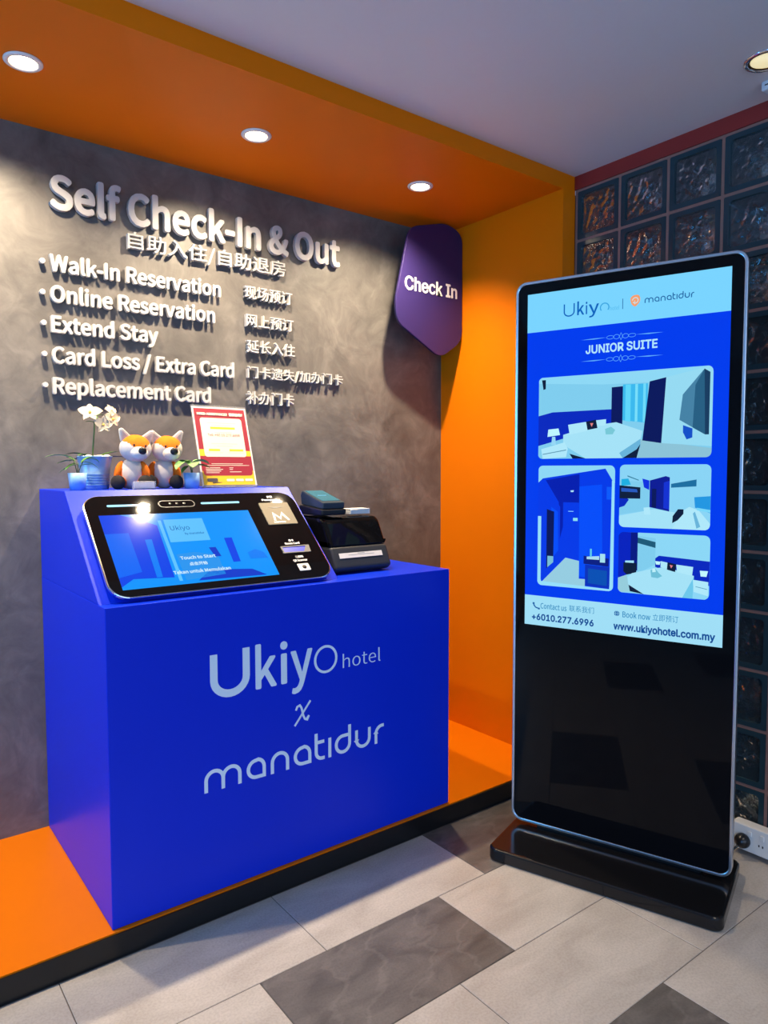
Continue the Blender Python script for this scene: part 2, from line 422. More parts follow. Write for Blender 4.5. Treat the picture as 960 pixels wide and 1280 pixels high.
# glass-block wall on the right
M_gl_rim = mat('teal_glass_edge', (.020, .044, .055, 1), .15, var=.25, vscale=9, spec=.35)
M_gl_pane = mat('rippled_glass', (.50, .62, .66, 1), .03, var=0, trans=.97, ior=1.42, spec=.5, bump=.7, bscale=55)
M_gl_back = mat('painted_darkness', (.012, .013, .015, 1), .5, var=.2)  # darkness behind the blocks put into a near-black colour
M_mortar = mat('pink_mortar', (.26, .13, .10, 1), .8, var=.12, vscale=30, bump=.3, bscale=200)
slab('trim_2', M_red, XG-.004, XG+.1, -3.6, YF, 2.421, ZC)
slab('baseboard_right', M_red, XG-.006, XG+.1, -3.6, YF, 0, .02)
NCOL = 9
def block_wall():
    mb = MB(); p = .2015
    for k in range(NCOL+1):
        y = 1.880-p*k; mb.box(XG+.002, XG+.085, y-.0055, y+.0055, .02, 2.421)
    for k in range(13):
        z = 2.4165-.2*k; mb.box(XG+.0025, XG+.0845, 1.88-p*NCOL, 1.88, z-.0055, z+.0055)
    mb.box(XG, XG+.1, -3.6, 1.88-p*NCOL-.0055, .02, 2.421)
    w_ = struct(mb.build('wall_right', M_mortar))
    struct(MB().box(XG+.16, XG+.2, -3.6, 2.7, 0, ZC).build('dark_backing', M_gl_back))  # dark sheet added behind the blocks in place of unlit space
    protos = []
    for q in range(4):
        r2 = random.Random(q); b = MB(); hw, hh, dp = .0945, .0942, .080
        o_, i_ = rrect(-hw, hw, -hh, hh, .006, 3), rrect(-hw+.017, hw-.017, -hh+.017, hh-.017, .012, 3)
        M = Matrix(((0, 0, 1, 0), (1, 0, 0, 0), (0, 1, 0, 0), (0, 0, 0, 1)))    # local xy -> wall yz, local z -> depth
        b.ring(o_, i_, 0, dp, 0, M)
        off = Vector((q*7.3, q*3.1, q*1.7)); n = 44
        for zz, amp, sc in ((.008, .0030, 48), (.070, .0030, 42)):
            vs = []; fs = []
            for i in range(n+1):
                for j in range(n+1):
                    x = (-hw+.0165)+(2*hw-.033)*i/n; y = (-hh+.0165)+(2*hh-.033)*j/n
                    e = min(i, n-i, j, n-j)/n*6; e = min(1, e)
                    vs.append((x, y, zz+amp*e*noise.noise(Vector((x*sc, y*sc, zz*90))+off)+.0012*e*noise.noise(Vector((x*110, y*110, 3))+off)))
            for i in range(n):
                for j in range(n): fs.append((i*(n+1)+j, (i+1)*(n+1)+j, (i+1)*(n+1)+j+1, i*(n+1)+j+1))
            b.add(vs, fs, 1, M, True)
        protos.append(b)
    first = {}
    for c in range(NCOL):
        for r in range(12):
            q = (c*5+r*3+c*r) % 4
            if q not in first:
                o = protos[q].build('glass_block', [M_gl_rim, M_gl_pane]); first[q] = o
            else:
                o = first[q].copy(); COL.objects.link(o)
            o.parent = w_; o.location = (XG+.0005, 1.880-p*(c+.5), 2.4165-.2*(r+.5))
block_wall()

# ------------------------------------------------------------------ alcove downlights
M_lamp = mat('lamp_lens', (1, .9, .75, 1), .4, var=0, emit=(1.0, .80, .52, 1), estr=14)
M_ring = mat('white_lamp_ring', (.75, .70, .66, 1), .35, var=.03)
def downlight(x, y, z, label):
    t = thing('downlight', label, 'ceiling light', (x, y, z), 0, 'downlights in the orange soffit')
    MB().lathe([(.036, -.0005), (.050, -.0005), (.0505, -.003), (.047, -.006), (.038, -.0065), (.036, -.004), (.036, -.0005)], 40, caps=False).build('trim_ring', M_ring, t)
    MB().lathe([(.0005, -.0045), (.0345, -.0030), (.0345, -.0008), (.0005, -.0008)], 32).build('lens', M_lamp, t)
    niche_spot(x, y, z-.012)
downlight(.455, 2.214, ZS, 'lit round downlight in orange soffit, leftmost, above the wide heading letters')
downlight(1.165, 2.216, ZS, 'lit round downlight in orange soffit, middle one of the row of three')
downlight(1.881, 2.212, ZS, 'lit round downlight in orange soffit nearest the purple shield sign')
# one more of the row just past the left edge of the picture, unseen: only its light
t = downlight(-.255, 2.214, ZS, 'lit round downlight in orange soffit past the left edge of the photo')

# lobby ceiling downlight and emergency box
def lobby_downlight():
    t = thing('recessed_downlight', 'unlit looking recessed downlight with bright rim in the pale ceiling', 'ceiling light', (2.185, 1.025, ZC))
    MB().lathe([(.052, -.0005), (.062, -.0005), (.0625, -.004), (.057, -.007), (.052, -.0075), (.050, -.004)], 48, caps=False).build('trim_ring', M_chrome, t)
    MB().lathe([(.0515, -.0008), (.0505, -.0042), (.046, -.0035), (.044, -.0008)], 40, caps=False).build('reflector', mat('bronze_reflector', (.30, .17, .06, 1), .2, 1, var=0), t)
    MB().lathe([(.0005, -.0025), (.0435, -.0020), (.0435, -.0008), (.0005, -.0008)], 40).build('diffuser', mat('warm_diffuser', (.8, .75, .5, 1), .5, var=0, emit=(.95, .85, .48, 1), estr=.75), t)
lobby_downlight()
def emergency_box():
    t = thing('emergency_light', 'small white box fitting on the ceiling beside the recessed downlight', 'ceiling fitting', (2.325, 1.06, ZC))
    mb = MB(); mb.box(-.032, .032, -.12, .032, -.030, -.0005, bev=.005)
    mb.build('housing', mat('white_plastic', (.62, .64, .66, 1), .4, var=.02), t)
    MB().box(-.0335, -.0318, -.09, .02, -.0165, -.0135).build('slot', M_mblack, t)
emergency_box()

# ================================================================== CHECK-IN COUNTER
DX0, DX1, DYF, DZT = .545, 1.754, 1.898, .935
MXZ = lambda y: Matrix(((1, 0, 0, 0), (0, 0, -1, y), (0, 1, 0, 0), (0, 0, 0, 1)))   # local xy -> world xz, local z -> towards viewer
counter = thing('check_in_counter', 'tall blue check-in counter with sloped console and pale lettering on the front', 'counter', ((DX0+DX1)/2, 2.25, ZP))
CO = Vector(counter.location)
def cpart(mb, name, m):
    for v in mb.v: v -= CO
    return mb.build(name, m, counter)
cpart(MB().box(DX0, DX1, DYF, YB-.004, ZP+.001, DZT, bev=.0018), 'cabinet', M_blue)
CON_X1 = 1.310
MYZ = Matrix(((0, 0, 1, 0), (1, 0, 0, 0), (0, 1, 0, 0), (0, 0, 0, 1)))   # local x->Y, y->Z, z->X
cpart(MB().prism([(1.955, DZT+.0003), (2.279, 1.231), (YB-.004, 1.231), (YB-.004, DZT+.0003)], DX0+.0005, CON_X1, M=MYZ, bev=.0018), 'console', M_blue)
def front_logo():
    y = DYF; Mf = MXZ(y); a, b = .0002, .0016
    mb = MB()
    # U as a band, the rest as type
    stroke(mb, [(.842, .766), (.842, .70)]+arc(.893, .69, .051, 180, 360, 14, .044)+[(.944, .70), (.944, .772)], .0225, a, b, 0, Mf)
    letters(mb, 'k', .974, 1.045, .643, .122, a, b, F_SANS, .007, 0, Mf)
    letters(mb, 'i', 1.058, 1.083, .643, .122, a, b, F_SANS, .007, 0, Mf)
    letters(mb, 'y', 1.094, 1.172, .643, .125, a, b, F_SANS, .006, 0, Mf)
    stroke(mb, arc(1.222, .692, .040, 0, 360, 36, .041)[:-1], .008, a, b, 0, Mf, closed=True)
    letters(mb, 'hotel', 1.287, 1.440, .651, .043, a, b, F_SANS, -.004, 0, Mf)
    cpart(mb, 'hotel_lettering', M_vinyl)
    mb = MB()
    stroke(mb, [(1.111, .548), (1.116, .559), (1.125, .562), (1.131, .553), (1.137, .528), (1.143, .515), (1.150, .512), (1.158, .524)], .0065, a, b, 0, Mf)
    stroke(mb, [(1.164, .570), (1.136, .536), (1.106, .500)], .0062, a, b*1.02, 0, Mf)
    cpart(mb, 'cross_lettering', M_vinyl)
    mb = MB(); wordmark(mb, .808, 1.459, .3695, .0640, a, b, .165, 0, Mf)
    cpart(mb, 'partner_lettering', M_vinyl)
front_logo()

# ------------------------------------------------------------------ self-service kiosk panel on the slope
def kiosk():
    t = thing('self_service_kiosk', 'black glass touch kiosk with blue screen and silver edge on the sloped console', 'kiosk', (DX0, 1.955, DZT))
    sl = Vector((0, .324, .296)).normalized(); nn = Vector((1, 0, 0)).cross(sl)
    M = Matrix(((1, 0, 0, 0), (0, sl.y, nn.y, 0), (0, sl.z, nn.z, 0), (0, 0, 0, 1)))
    X0, X1, Y0, Y1 = .027, .738, -.010, .385
    MB().prism(rrect(X0+.012, X1-.012, Y0+.014, Y1-.012, .045), .0012, .020, 0, M, bev=.003).build('housing', mat('blue_kiosk_shell', (.03, .12, .55, 1), .35, var=.03), t)
    MB().prism(rrect(X0, X1, Y0, Y1, .055, 12), .018, .0295, 0, M, bev=.003, seg=3).build('silver_edge', M_chrome, t)
    MB().prism(rrect(X0+.004, X1-.004, Y0+.004, Y1-.004, .052, 12), .0285, .0310, 0, M, bev=.0006).build('glass_front', M_gblack, t)
    z = .0311
    sc = MB(); ms = [glow(0, 150, 255), glow(0, 70, 235), glow(0, 105, 248), glow(95, 195, 255), glow(10, 60, 205), glow(0, 128, 250), glow(190, 232, 255), glow(40, 150, 240)]
    A0, A1, B0, B1 = .0625, .541, .017, .300
    def P(mb, pts, mi, dz): mb.add([(x, y, z+dz) for x, y in pts], [tuple(range(len(pts)))], mi, M)
    P(sc, [(A0, B0), (A1, B0), (A1, B1), (A0, B1)], 0, 0)
    d = .00025
    P(sc, [(A0, B0+.01), (.10, B0+.035), (.215, .045), (.222, .25), (.16, .285), (.12, B1), (A0, B1)], 1, d)
    P(sc, [(A0, .06), (.13, .075), (.13, .225), (A0, .225)], 2, 2*d)
    P(sc, [(.165, .050), (.182, .050), (.190, .195), (.170, .195)], 5, 3*d)
    P(sc, [(.225, .03), (.235, .03), (.238, .27), (.228, .27)], 3, 2*d)
    P(sc, [(.245, .030), (.37, .040), (.37, .118), (.30, .135), (.245, .13)], 7, 2*d)
    P(sc, [(.28, .025), (.50, .022), (.46, .05), (.33, .062)], 4, 2*d)
    P(sc, [(.36, .11), (.38, .11), (.374, .148), (.352, .148)], 4, 3*d)
    P(sc, [(.410, .083), (.434, .083), (.440, .183), (.414, .183)], 1, 3*d)
    P(sc, [(.47, .090), (.53, .088), (.525, .112), (.50, .128), (.47, .117)], 5, 3*d)
    P(sc, [(.242, .178), (.368, .178), (.370, .272), (.246, .272)], 3, 4*d)
    sc.build('screen', ms, t, recalc=False)
    za, zb_ = z+.0012, z+.0014; c1, c2 = glow(20, 110, 190), glow(205, 238, 255)
    ltr(t, 'screen_text', c1, 'Ukiyo', .257, .318, .226, .018, za, zb_, F_SANS, 0, 0, M)
    ltr(t, 'screen_text', c1, 'by manatidur', .296, .358, .206, .008, za, zb_, F_SANS, .005, 0, M)
    ltr(t, 'screen_text', c2, 'Touch to Start', .252, .362, .108, .012, za, zb_, F_SANS, .012, 0, M)
    ltr(t, 'screen_text', c2, '点击开始', .272, .328, .082, .014, za, zb_, F_SANS, .01, 0, M, fit=True)
    ltr(t, 'screen_text', c2, 'Tekan untuk Memulakan', .216, .392, .055, .012, za, zb_, F_SANS, .012, 0, M)
    gl = glow(165, 228, 255, 1.5)
    for a, b in ((.095, .224), (.389, .524)):
        MB().prism(rrect(a, b, .3345, .3425, .0038, 5), .0302, .0316, 0, M).build('light_strip', gl, t)
    c = MB(); c.prism(rrect(.250, .369, .324, .355, .015, 8), .0302, .0318, 0, M, bev=.0006)
    c.prism(rrect(.2535, .3655, .3275, .3515, .0118, 8), .0318, .0322, 1, M)
    cam = c.build('camera_bar', [mat('dark_grey_bezel', (.03, .03, .034, 1), .4, 0, var=0), M_gblack], t)
    for xx in (.287, .309, .333):
        MB().lathe([(.0045, 0), (.0045, .0008), (.003, .0011), (.0004, .0012)], 20, M=M @ Matrix.Translation((xx, .3395, .0323))).build('lens', M_pblack, cam)
    pl = MB(); pl.prism(rrect(.589, .700, .2255, .3285, .004, 3), .0305, .0345, 0, M, bev=.0012)
    pl = pl.build('card_plate', mat('champagne_metal', (.155, .13, .085, 1), .55, .0, var=.12, vscale=20), t)
    MB().prism(roundpoly([(.612, .3055), (.645, .300), (.676, .3055), (.645, .3085)], .006, 3), .0340, .0348, 0, M).build('slot', M_mblack, pl)
    q = MB(); stroke(q, [(.619, .243), (.625, .276), (.643, .252), (.656, .276), (.672, .243)], .0075, .0346, .0350, 0, M)
    letters(q, 'METRO', .612, .656, .233, .006, .0346, .0350, F_SANS, .03, 0, M); q.build('emblem', M_ltxt, pl)
    cs = MB(); o_ = [(.590, .0995), (.692, .0985), (.696, .129), (.590, .129)]; i_ = [(.595, .1035), (.668, .1025), (.682, .1250), (.596, .1252)]
    cs.ring(o_, i_, .0305, .0335, 0, M); cs.prism(i_, .0305, .0318, 1, M)
    cs.build('card_slot', [mat('steel_slot', (.14, .135, .13, 1), .5, 0, var=0), mat('blue_slot_light', (.01, .03, .4, 1), .3, var=0, emit=(.004, .012, .40, 1), estr=.6)], t)
    s2 = MB(); s2.prism(rrect(.6175, .6585, .0225, .0515, .003, 3), .0305, .0330, 0, M, bev=.0008)
    s2 = s2.build('qr_scanner', M_ltxt, t)
    MB().lathe([(.0072, 0), (.0072, .0012), (.005, .0018), (.0004, .0018)], 24, M=M @ Matrix.Translation((.639, .037, .0328))).build('lens', M_pblack, s2)
    ltr(t, 'slot_lettering', M_ltxt, '护照', .634, .655, .354, .010, .0311, .0316, F_SANS, .02, 0, M, fit=True)
    ltr(t, 'slot_lettering', M_ltxt, 'Passport', .610, .668, .341, .0085, .0311, .0316, F_SANS, .02, 0, M)
    ltr(t, 'slot_lettering', M_ltxt, '房卡', .631, .650, .149, .010, .0311, .0316, F_SANS, .02, 0, M, fit=True)
    ltr(t, 'slot_lettering', M_ltxt, 'Room Card', .613, .667, .137, .0085, .0311, .0316, F_SANS, .02, 0, M)
    ltr(t, 'slot_lettering', M_ltxt, '二维码', .625, .655, .077, .010, .0311, .0316, F_SANS, .02, 0, M, fit=True)
    ltr(t, 'slot_lettering', M_ltxt, 'QR Scanner', .612, .664, .063, .0085, .0311, .0316, F_SANS, .02, 0, M)
kiosk()

# ------------------------------------------------------------------ receipt printer, payment terminal, paper
def printer():
    t = thing('receipt_printer', 'black receipt printer with glossy hood and white label strip on the blue counter', 'printer', (1.457, 2.16, DZT))
    O = Vector(t.location); X0, X1 = 1.335-O.x, 1.578-O.x
    Mp = Matrix(((0, 0, 1, 0), (1, 0, 0, 0), (0, 1, 0, 0), (0, 0, 0, 1)))
    # lower body: side profile extruded along x
    lo = [(2.030-O.y, .004), (2.008-O.y, .020), (2.024-O.y, .060), (2.040-O.y, .094), (2.30-O.y, .094), (2.30-O.y, .004)]
    MB().prism(roundpoly(lo, .010, 4), X0, X1, 0, Mp, bev=.010, seg=3).build('body', M_mblack, t)
    hi = [(2.0405-O.y, .0955), (2.062-O.y, .140), (2.090-O.y, .190), (2.29-O.y, .197), (2.30-O.y, .0955)]
    MB().prism(roundpoly(hi, [.004, .03, .022, .02, .004], 6), X0+.0005, X1-.0005, 0, Mp, bev=.014, seg=4).build('hood', M_gblack, t)
    # label strip on the sloping lower front
    a = Vector((0, 2.024-O.y, .060)); b = Vector((0, 2.040-O.y, .094)); s = (b-a).normalized(); n = Vector((0, -s.z, s.y))
    Ms = Matrix(((1, 0, 0, 0), (0, s.y, n.y, a.y), (0, s.z, n.z, a.z), (0, 0, 0, 1)))
    lab = MB(); lab.box(1.362-O.x, 1.545-O.x, -.006, .0125, .0002, .0012, M=Ms)
    lab = lab.build('label_strip', mat('white_label', (.72, .68, .62, 1), .6, var=.04), t)
    q = MB()
    for k, (xa, xb, yy) in enumerate(((1.44, 1.47, .0085), (1.40, 1.51, .0035))): q.box(xa-O.x, xb-O.x, yy, yy+.0018, .0011, .0014, M=Ms)
    q.build('print_line', mat('grey_ink', (.3, .3, .3, 1), .6, var=0), lab)
    for xx in (X0+.02, X1-.02):
        for yy in (2.06-O.y, 2.27-O.y):
            MB().lathe([(.008, .0002), (.008, .006), (.006, .008)], 16, M=Matrix.Translation((xx, yy, 0))).build('foot', M_pblack, t)
printer()
def terminal():
    zb = DZT+.198
    t = thing('payment_terminal', 'small dark payment terminal with tilted teal screen on top of the receipt printer', 'card reader', (1.388, 2.17, zb))
    Mp = Matrix(((0, 0, 1, 0), (1, 0, 0, 0), (0, 1, 0, 0), (0, 0, 0, 1)))
    MB().prism(roundpoly([(-.075, .001), (-.078, .022), (.076, .034), (.078, .001)], .006, 3), -.052, .050, 0, Mp, bev=.004).build('base', M_pblack, t)
    body = MB(); body.prism(roundpoly([(-.070, .0228), (-.074, .046), (.070, .086), (.080, .070), (.074, .0345)], .005, 3), -.044, .047, 0, Mp, bev=.004)
    body = body.build('body', mat('slate_plastic', (.022, .035, .050, 1), .3, var=.05), t)
    a = Vector((0, -.074, .046)); b = Vector((0, .070, .086)); s = (b-a).normalized(); n = Vector((0, -s.z, s.y))
    Ms = Matrix(((1, 0, 0, 0), (0, s.y, n.y, a.y), (0, s.z, n.z, a.z), (0, 0, 0, 1)))
    MB().prism(rrect(-.036, .039, .020, .140, .004, 3), -.0004, .0012, 0, Ms).build('screen', mat('teal_glass', (.02, .09, .13, 1), .12, var=0, emit=(.02, .12, .18, 1), estr=.6), t)
    MB().box(-.018, .018, .078, .084, .001, .0016, M=Ms).build('screen_text', glow(130, 200, 230), t)
terminal()
def paper_pad():
    o = MB(); rr = random.Random(3)
    for k in range(6):
        M = Matrix.Translation((1.518, 2.15, DZT+.1985+.0031*k)) @ Matrix.Rotation(rr.uniform(-.08, .08), 4, 'Z')
        o.box(-.042, .044, -.03, .03, 0, .0029, 0, bev=.0004, seg=1, M=M)
    ob = o.build('paper_stack', mat('white_paper', (.72, .74, .76, 1), .7, var=.03), loc=(1.518, 2.15, DZT+.1985))
    tag(ob, 'small stack of white slips on the printer beside the payment terminal', 'paper')
paper_pad()

# ================================================================== DISPLAY TOTEM
TA = R(-70.84)
totem = thing('display_totem', 'tall freestanding digital display totem with silver edge showing a hotel advert', 'display', (1.87, 1.693, 0), TA)
TX = Matrix(((1, 0, 0, 0), (0, 0, -1, 0), (0, 1, 0, 0), (0, 0, 0, 1)))     # local xy -> totem xz, local z -> towards the viewer
def make_totem():
    W = .711; Z0, Z1 = .058, 1.924
    b = MB(); b.prism(rrect(.0, .716, -.205, .165, .03, 8), .0006, .044, 0, bev=.008, seg=3); b.build('base', mat('black_gloss_base', (.006, .006, .007, 1), .14, var=.1), totem)
    MB().box(.09, W-.09, .012, .050, .0435, .075).build('neck', M_pblack, totem)
    MB().prism(rrect(.012, W-.012, Z0+.012, Z1-.012, .028), -.060, -.022, 0, TX, bev=.004).build('rear_housing', M_pblack, totem)
    o_, i_ = rrect(0, W, Z0, Z1, .036, 10), rrect(.0095, W-.0095, Z0+.0095, Z1-.0095, .028, 10)
    f = MB(); f.ring(o_, i_, -.026, .0035, 0, TX); f = f.build('silver_frame', M_silver, totem)
    bv = f.modifiers.new('bevel', 'BEVEL'); bv.width = .0022; bv.segments = 2; bv.limit_method = 'ANGLE'; bv.angle_limit = R(50)
    MB().prism(rrect(.009, W-.009, Z0+.009, Z1-.009, .0285, 10), -.024, .0, 0, TX).build('glass_front', M_gblack, totem)
make_totem()
def totem_screen():
    U0, U1, V0, V1 = .042, .668, .760, 1.881
    d = .0003
    def flat(mb, pts, mi, lay): mb.add([(x, y, .0004+lay*d) for x, y in pts], [tuple(range(len(pts)))], mi, TX)
    s = MB(); flat(s, [(U0, V0), (U1, V0), (U1, V1), (U0, V1)], 0, 0)
    BL = glow(0, 60, 238)
    scr = s.build('screen', BL, totem, recalc=False)
    CY = glow(122, 212, 255); INK = glow(20, 95, 160); WH = glow(178, 230, 252)
    h = MB(); flat(h, [(U0, 1.7535), (U1, 1.7535), (U1, V1), (U0, V1)], 0, 1); h.build('header_band', CY, scr, recalc=False)
    h = MB(); flat(h, [(U0, V0), (U1, V0), (U1, .8585), (U0, .8625)], 0, 1); h.build('footer_band', glow(160, 222, 246), scr, recalc=False)
    a, b = .0008, .0010
    t = MB(); stroke(t, [(.169, 1.834), (.169, 1.810)]+arc(.1855, 1.808, .0165, 180, 360, 10, .0135)+[(.202, 1.834)], .0042, a, b, 0, TX)
    letters(t, 'k', .212, .235, 1.7945, .040, a, b, F_SANS, .006, 0, TX); letters(t, 'i', .240, .2455, 1.7945, .037, a, b, F_SANS, .006, 0, TX)
    letters(t, 'y', .250, .283, 1.7945, .039, a, b, F_SANS, .004, 0, TX)
    t.build('hotel_lettering', glow(8, 100, 190), scr)
    t = MB(); stroke(t, arc(.301, 1.808, .0135, -40, 220, 18), .0036, a, b, 0, TX); t.build('ring_emblem', glow(60, 165, 225), scr)
    ltr(scr, 'hotel_lettering', glow(85, 185, 235), 'hotel', .318, .347, 1.7965, .012, a, b, F_SANS, 0, 0, TX)
    t = MB(); t.box(.3565, .3585, 1.796, 1.828, a, b, M=TX); t.build('divider', INK, scr)
    t = MB(); wordmark(t, .424, .568, 1.8060, .0150, a, b, .19, 0, TX); t.build('partner_lettering', INK, scr)
    t = MB(); t.prism(roundpoly([(.380, 1.826), (.388, 1.834), (.405, 1.835), (.411, 1.825), (.410, 1.812), (.396, 1.797), (.384, 1.807)], .007, 4), a, b, 0, TX)
    stroke(t, arc(.396, 1.818, .0085, -150, 180, 14), .0026, b, b+.0002, 1, TX); t.box(.3935, .3955, 1.806, 1.818, b, b+.0002, 1, M=TX)
    t.build('pin_emblem', [glow(245, 160, 110), glow(200, 225, 235)], scr)
    t = MB(); letters(t, 'JUNIOR SUITE', .242, .465, 1.6670, .0265, a, b, F_INTER, .022, 0, TX)
    t.build('title_lettering', WH, scr)
    for v, sg in ((1.712, 1), (1.643, -1)):
        t = MB()
        for k in (-1, 1):
            c = .354
            t.prism([(c+k*.128, v), (c+k*.085, v+.0018), (c+k*.045, v+.0009), (c+k*.085, v-.0018)], a, b, 0, TX)
            stroke(t, arc(c+k*.034, v, .011, 0, 360, 14, .0055), .0013, a, b, 0, TX)
            stroke(t, arc(c+k*.014, v, .009, 0, 360, 14, .007), .0014, a, b, 0, TX)
        stroke(t, [(c-.0, v-.011), (c+.005, v), (c, v+.011), (c-.005, v), (c, v-.011)], .0013, a, b, 0, TX)
        t.build('scroll_ornament', glow(90, 170, 245), scr)
    # --- room photographs: polygons in 0..1 coordinates of each picture
    def photo(rect, polys, rad=.016):
        x0, x1, y0, y1 = rect; cols = []; mb = MB()
        def ci(c):
            if c not in cols: cols.append(c)
            return cols.index(c)
        bg = polys[0]; flat(mb, rrect(x0, x1, y0, y1, .0005, 2), ci(bg), 1)
        for i, (c, pts) in enumerate(polys[1:]):
            flat(mb, [(x0+(x1-x0)*px, y0+(y1-y0)*py) for px, py in pts], ci(c), 2+i*.25)
        L = 2+len(polys)*.25+.3
        for cx, cy, sx, sy in ((x0, y0, 1, 1), (x1, y0, -1, 1), (x1, y1, -1, -1), (x0, y1, 1, -1)):
            e = .0008
            q = [(cx-e*sx, cy-e*sy)]+[(cx+rad*sx-rad*sx*math.cos(R(k*11.25)), cy+rad*sy-rad*sy*math.sin(R(90-k*11.25))*1.0) if False else (cx+rad*sx*(1-math.sin(R(k*11.25))), cy+rad*sy*(1-math.cos(R(k*11.25)))) for k in range(9)]
            q = [(cx-e*sx, cy-e*sy), (cx+rad*sx, cy-e*sy)]+[(cx+rad*sx*(1-math.sin(R(k*11.25))), cy+rad*sy*(1-math.cos(R(k*11.25)))) for k in range(9)]+[(cx-e*sx, cy+rad*sy)]
            flat(mb, q, ci((0, 60, 238)), L)
        mb.build('room_photo', [glow(*c) for c in cols], scr, recalc=False)
    wall = (128, 205, 238); ceil_ = (142, 216, 245); bedc = (165, 226, 247); navy = (10, 24, 92); dk = (14, 30, 60); blue = (8, 40, 190); pil = (175, 232, 250); sh = (105, 180, 218); wood = (140, 195, 215)
    photo((.085, .625, 1.329, 1.600), [wall,
        (ceil_, [(0, .93), (.40, .87), (.70, .86), (1, 1), (0, 1)]),
        (blue, [(0, .53), (.09, .57), (.46, .575), (.46, .40), (0, .16)]),
        (wood, [(.60, .22), (.74, .18), (1, .10), (1, 0), (.5, 0)]),
        ((60, 185, 238), [(.515, .855), (.655, .85), (.655, .40), (.515, .44)]),
        ((95, 215, 250), [(.53, .85), (.56, .85), (.56, .42), (.53, .43)]), ((120, 222, 250), [(.585, .85), (.60, .85), (.60, .42), (.585, .42)]), ((110, 218, 250), [(.63, .85), (.645, .85), (.645, .41), (.63, .41)]),
        (navy, [(.45, .83), (.515, .835), (.515, .36), (.45, .38)]),
        (navy, [(.665, .87), (.755, .905), (.735, .165), (.63, .20)]),
        ((150, 218, 242), [(.755, .905), (1, 1), (1, .12), (.735, .165)]),
        ((70, 130, 165), [(.845, .70), (.955, .97), (.965, .25), (.83, .42)]),
        ((40, 95, 130), [(.91, .80), (.955, .97), (.965, .25), (.90, .33)]),
        ((25, 60, 95), [(.955, .97), (.985, .93), (.985, .25), (.965, .25)]),
        ((20, 80, 200), [(.85, .36), (.90, .32), (.90, .22), (.87, .20), (.85, .28)]),
        (dk, [(.02, .97), (.045, .97), (.045, .86), (.03, .85)]),
        (bedc, [(.16, .29), (.34, .39), (.48, .42), (.63, .31), (.62, .20), (.52, .0), (.30, .0), (.16, .17)]),
        (sh, [(.52, 0), (.62, .12), (.62, .22), (.50, .06)]), (dk, [(.20, .06), (.30, 0), (.22, 0)]), (dk, [(.52, 0), (.60, .10), (.62, .16), (.60, 0)]),
        (pil, [(.19, .41), (.31, .44), (.31, .33), (.20, .29)]), (pil, [(.35, .45), (.42, .46), (.42, .39), (.35, .38)]),
        (dk, [(.30, .44), (.36, .46), (.37, .36), (.31, .34)]), ((225, 130, 130), [(.325, .42), (.345, .42), (.335, .375)]),
        ((120, 200, 215), [(.415, .345), (.45, .37), (.475, .33), (.46, .28), (.42, .28)]),
        (pil, [(.02, .12), (.17, .20), (.19, .12), (.18, .02), (.03, .0)]), ((80, 140, 170), [(.03, .06), (.18, .11), (.18, .10), (.03, .05)]),
        ((190, 245, 255), [(.065, .36), (.13, .37), (.14, .29), (.06, .27)]), ((150, 215, 245), [(.09, .27), (.11, .27), (.115, .17), (.085, .17)])])
    B1 = (4, 58, 232); B2 = (3, 30, 175); B3 = (4, 78, 250)
    photo((.087, .343, .900, 1.306), [B1,
        (ceil_, [(0, .86), (.06, .895), (.88, .975), (.97, .88), (1, .86), (1, 1), (0, 1)]),
        (B2, [(.10, .88), (.55, .93), (.55, .60), (.36, .55), (.30, .40), (.28, .70)]),
        (B1, [(.0, .82), (.08, .88), (.30, .66), (.30, .30), (.06, .03), (0, .05)]),
        (B3, [(.18, .66), (.27, .62), (.28, .30), (.18, .22)]),
        (B1, [(.34, .70), (.55, .70), (.55, .22), (.34, .24)]),
        (B3, [(.55, .83), (.86, .85), (.88, .08), (.56, .10)]),
        (B1, [(.84, .86), (.93, .87), (.96, .16), (.86, .18)]),
        ((10, 90, 250), [(.90, .83), (1, .83), (1, .73), (.90, .73)]),
        ((8, 22, 90), [(.12, .64), (.22, .62), (.215, .25), (.12, .14)]), ((120, 190, 215), [(.135, .25), (.215, .25), (.215, .20), (.135, .155)]),
        ((150, 205, 225), [(.06, .03), (.38, .245), (.56, .225), (.56, .08), (.64, .08), (.64, .0), (.2, .0)]),
        ((10, 50, 185), [(.64, .20), (.95, .19), (.95, .02), (.64, .03)]), ((8, 80, 180), [(.68, .17), (.92, .16), (.92, .04), (.68, .05)]),
        ((10, 30, 130), [(.62, .27), (.94, .26), (.94, .195), (.62, .205)]),
        ((170, 220, 240), [(.66, .265), (.82, .275), (.82, .245), (.66, .245)]), ((90, 200, 235), [(.70, .33), (.725, .33), (.725, .265), (.70, .265)]),
        ((165, 225, 240), [(.83, .295), (.895, .295), (.895, .225), (.83, .225)]), ((170, 225, 250), [(.435, .797), (.48, .80), (.475, .785), (.44, .785)]),
        ((140, 210, 250), [(.41, .63), (.48, .63), (.48, .625), (.41, .625)]), ((140, 225, 240), [(.475, .575), (.535, .575), (.535, .55), (.475, .55)]),
        ((150, 222, 250), [(0, .58), (.045, .58), (.045, .05), (0.06, .02), (0, 0)]), ((150, 222, 250), [(.965, .88), (1, .88), (1, 0), (.95, .0), (.955, .05)]), ((150, 222, 250), [(0, 0), (.98, 0), (.98, .015), (.06, .035)])])
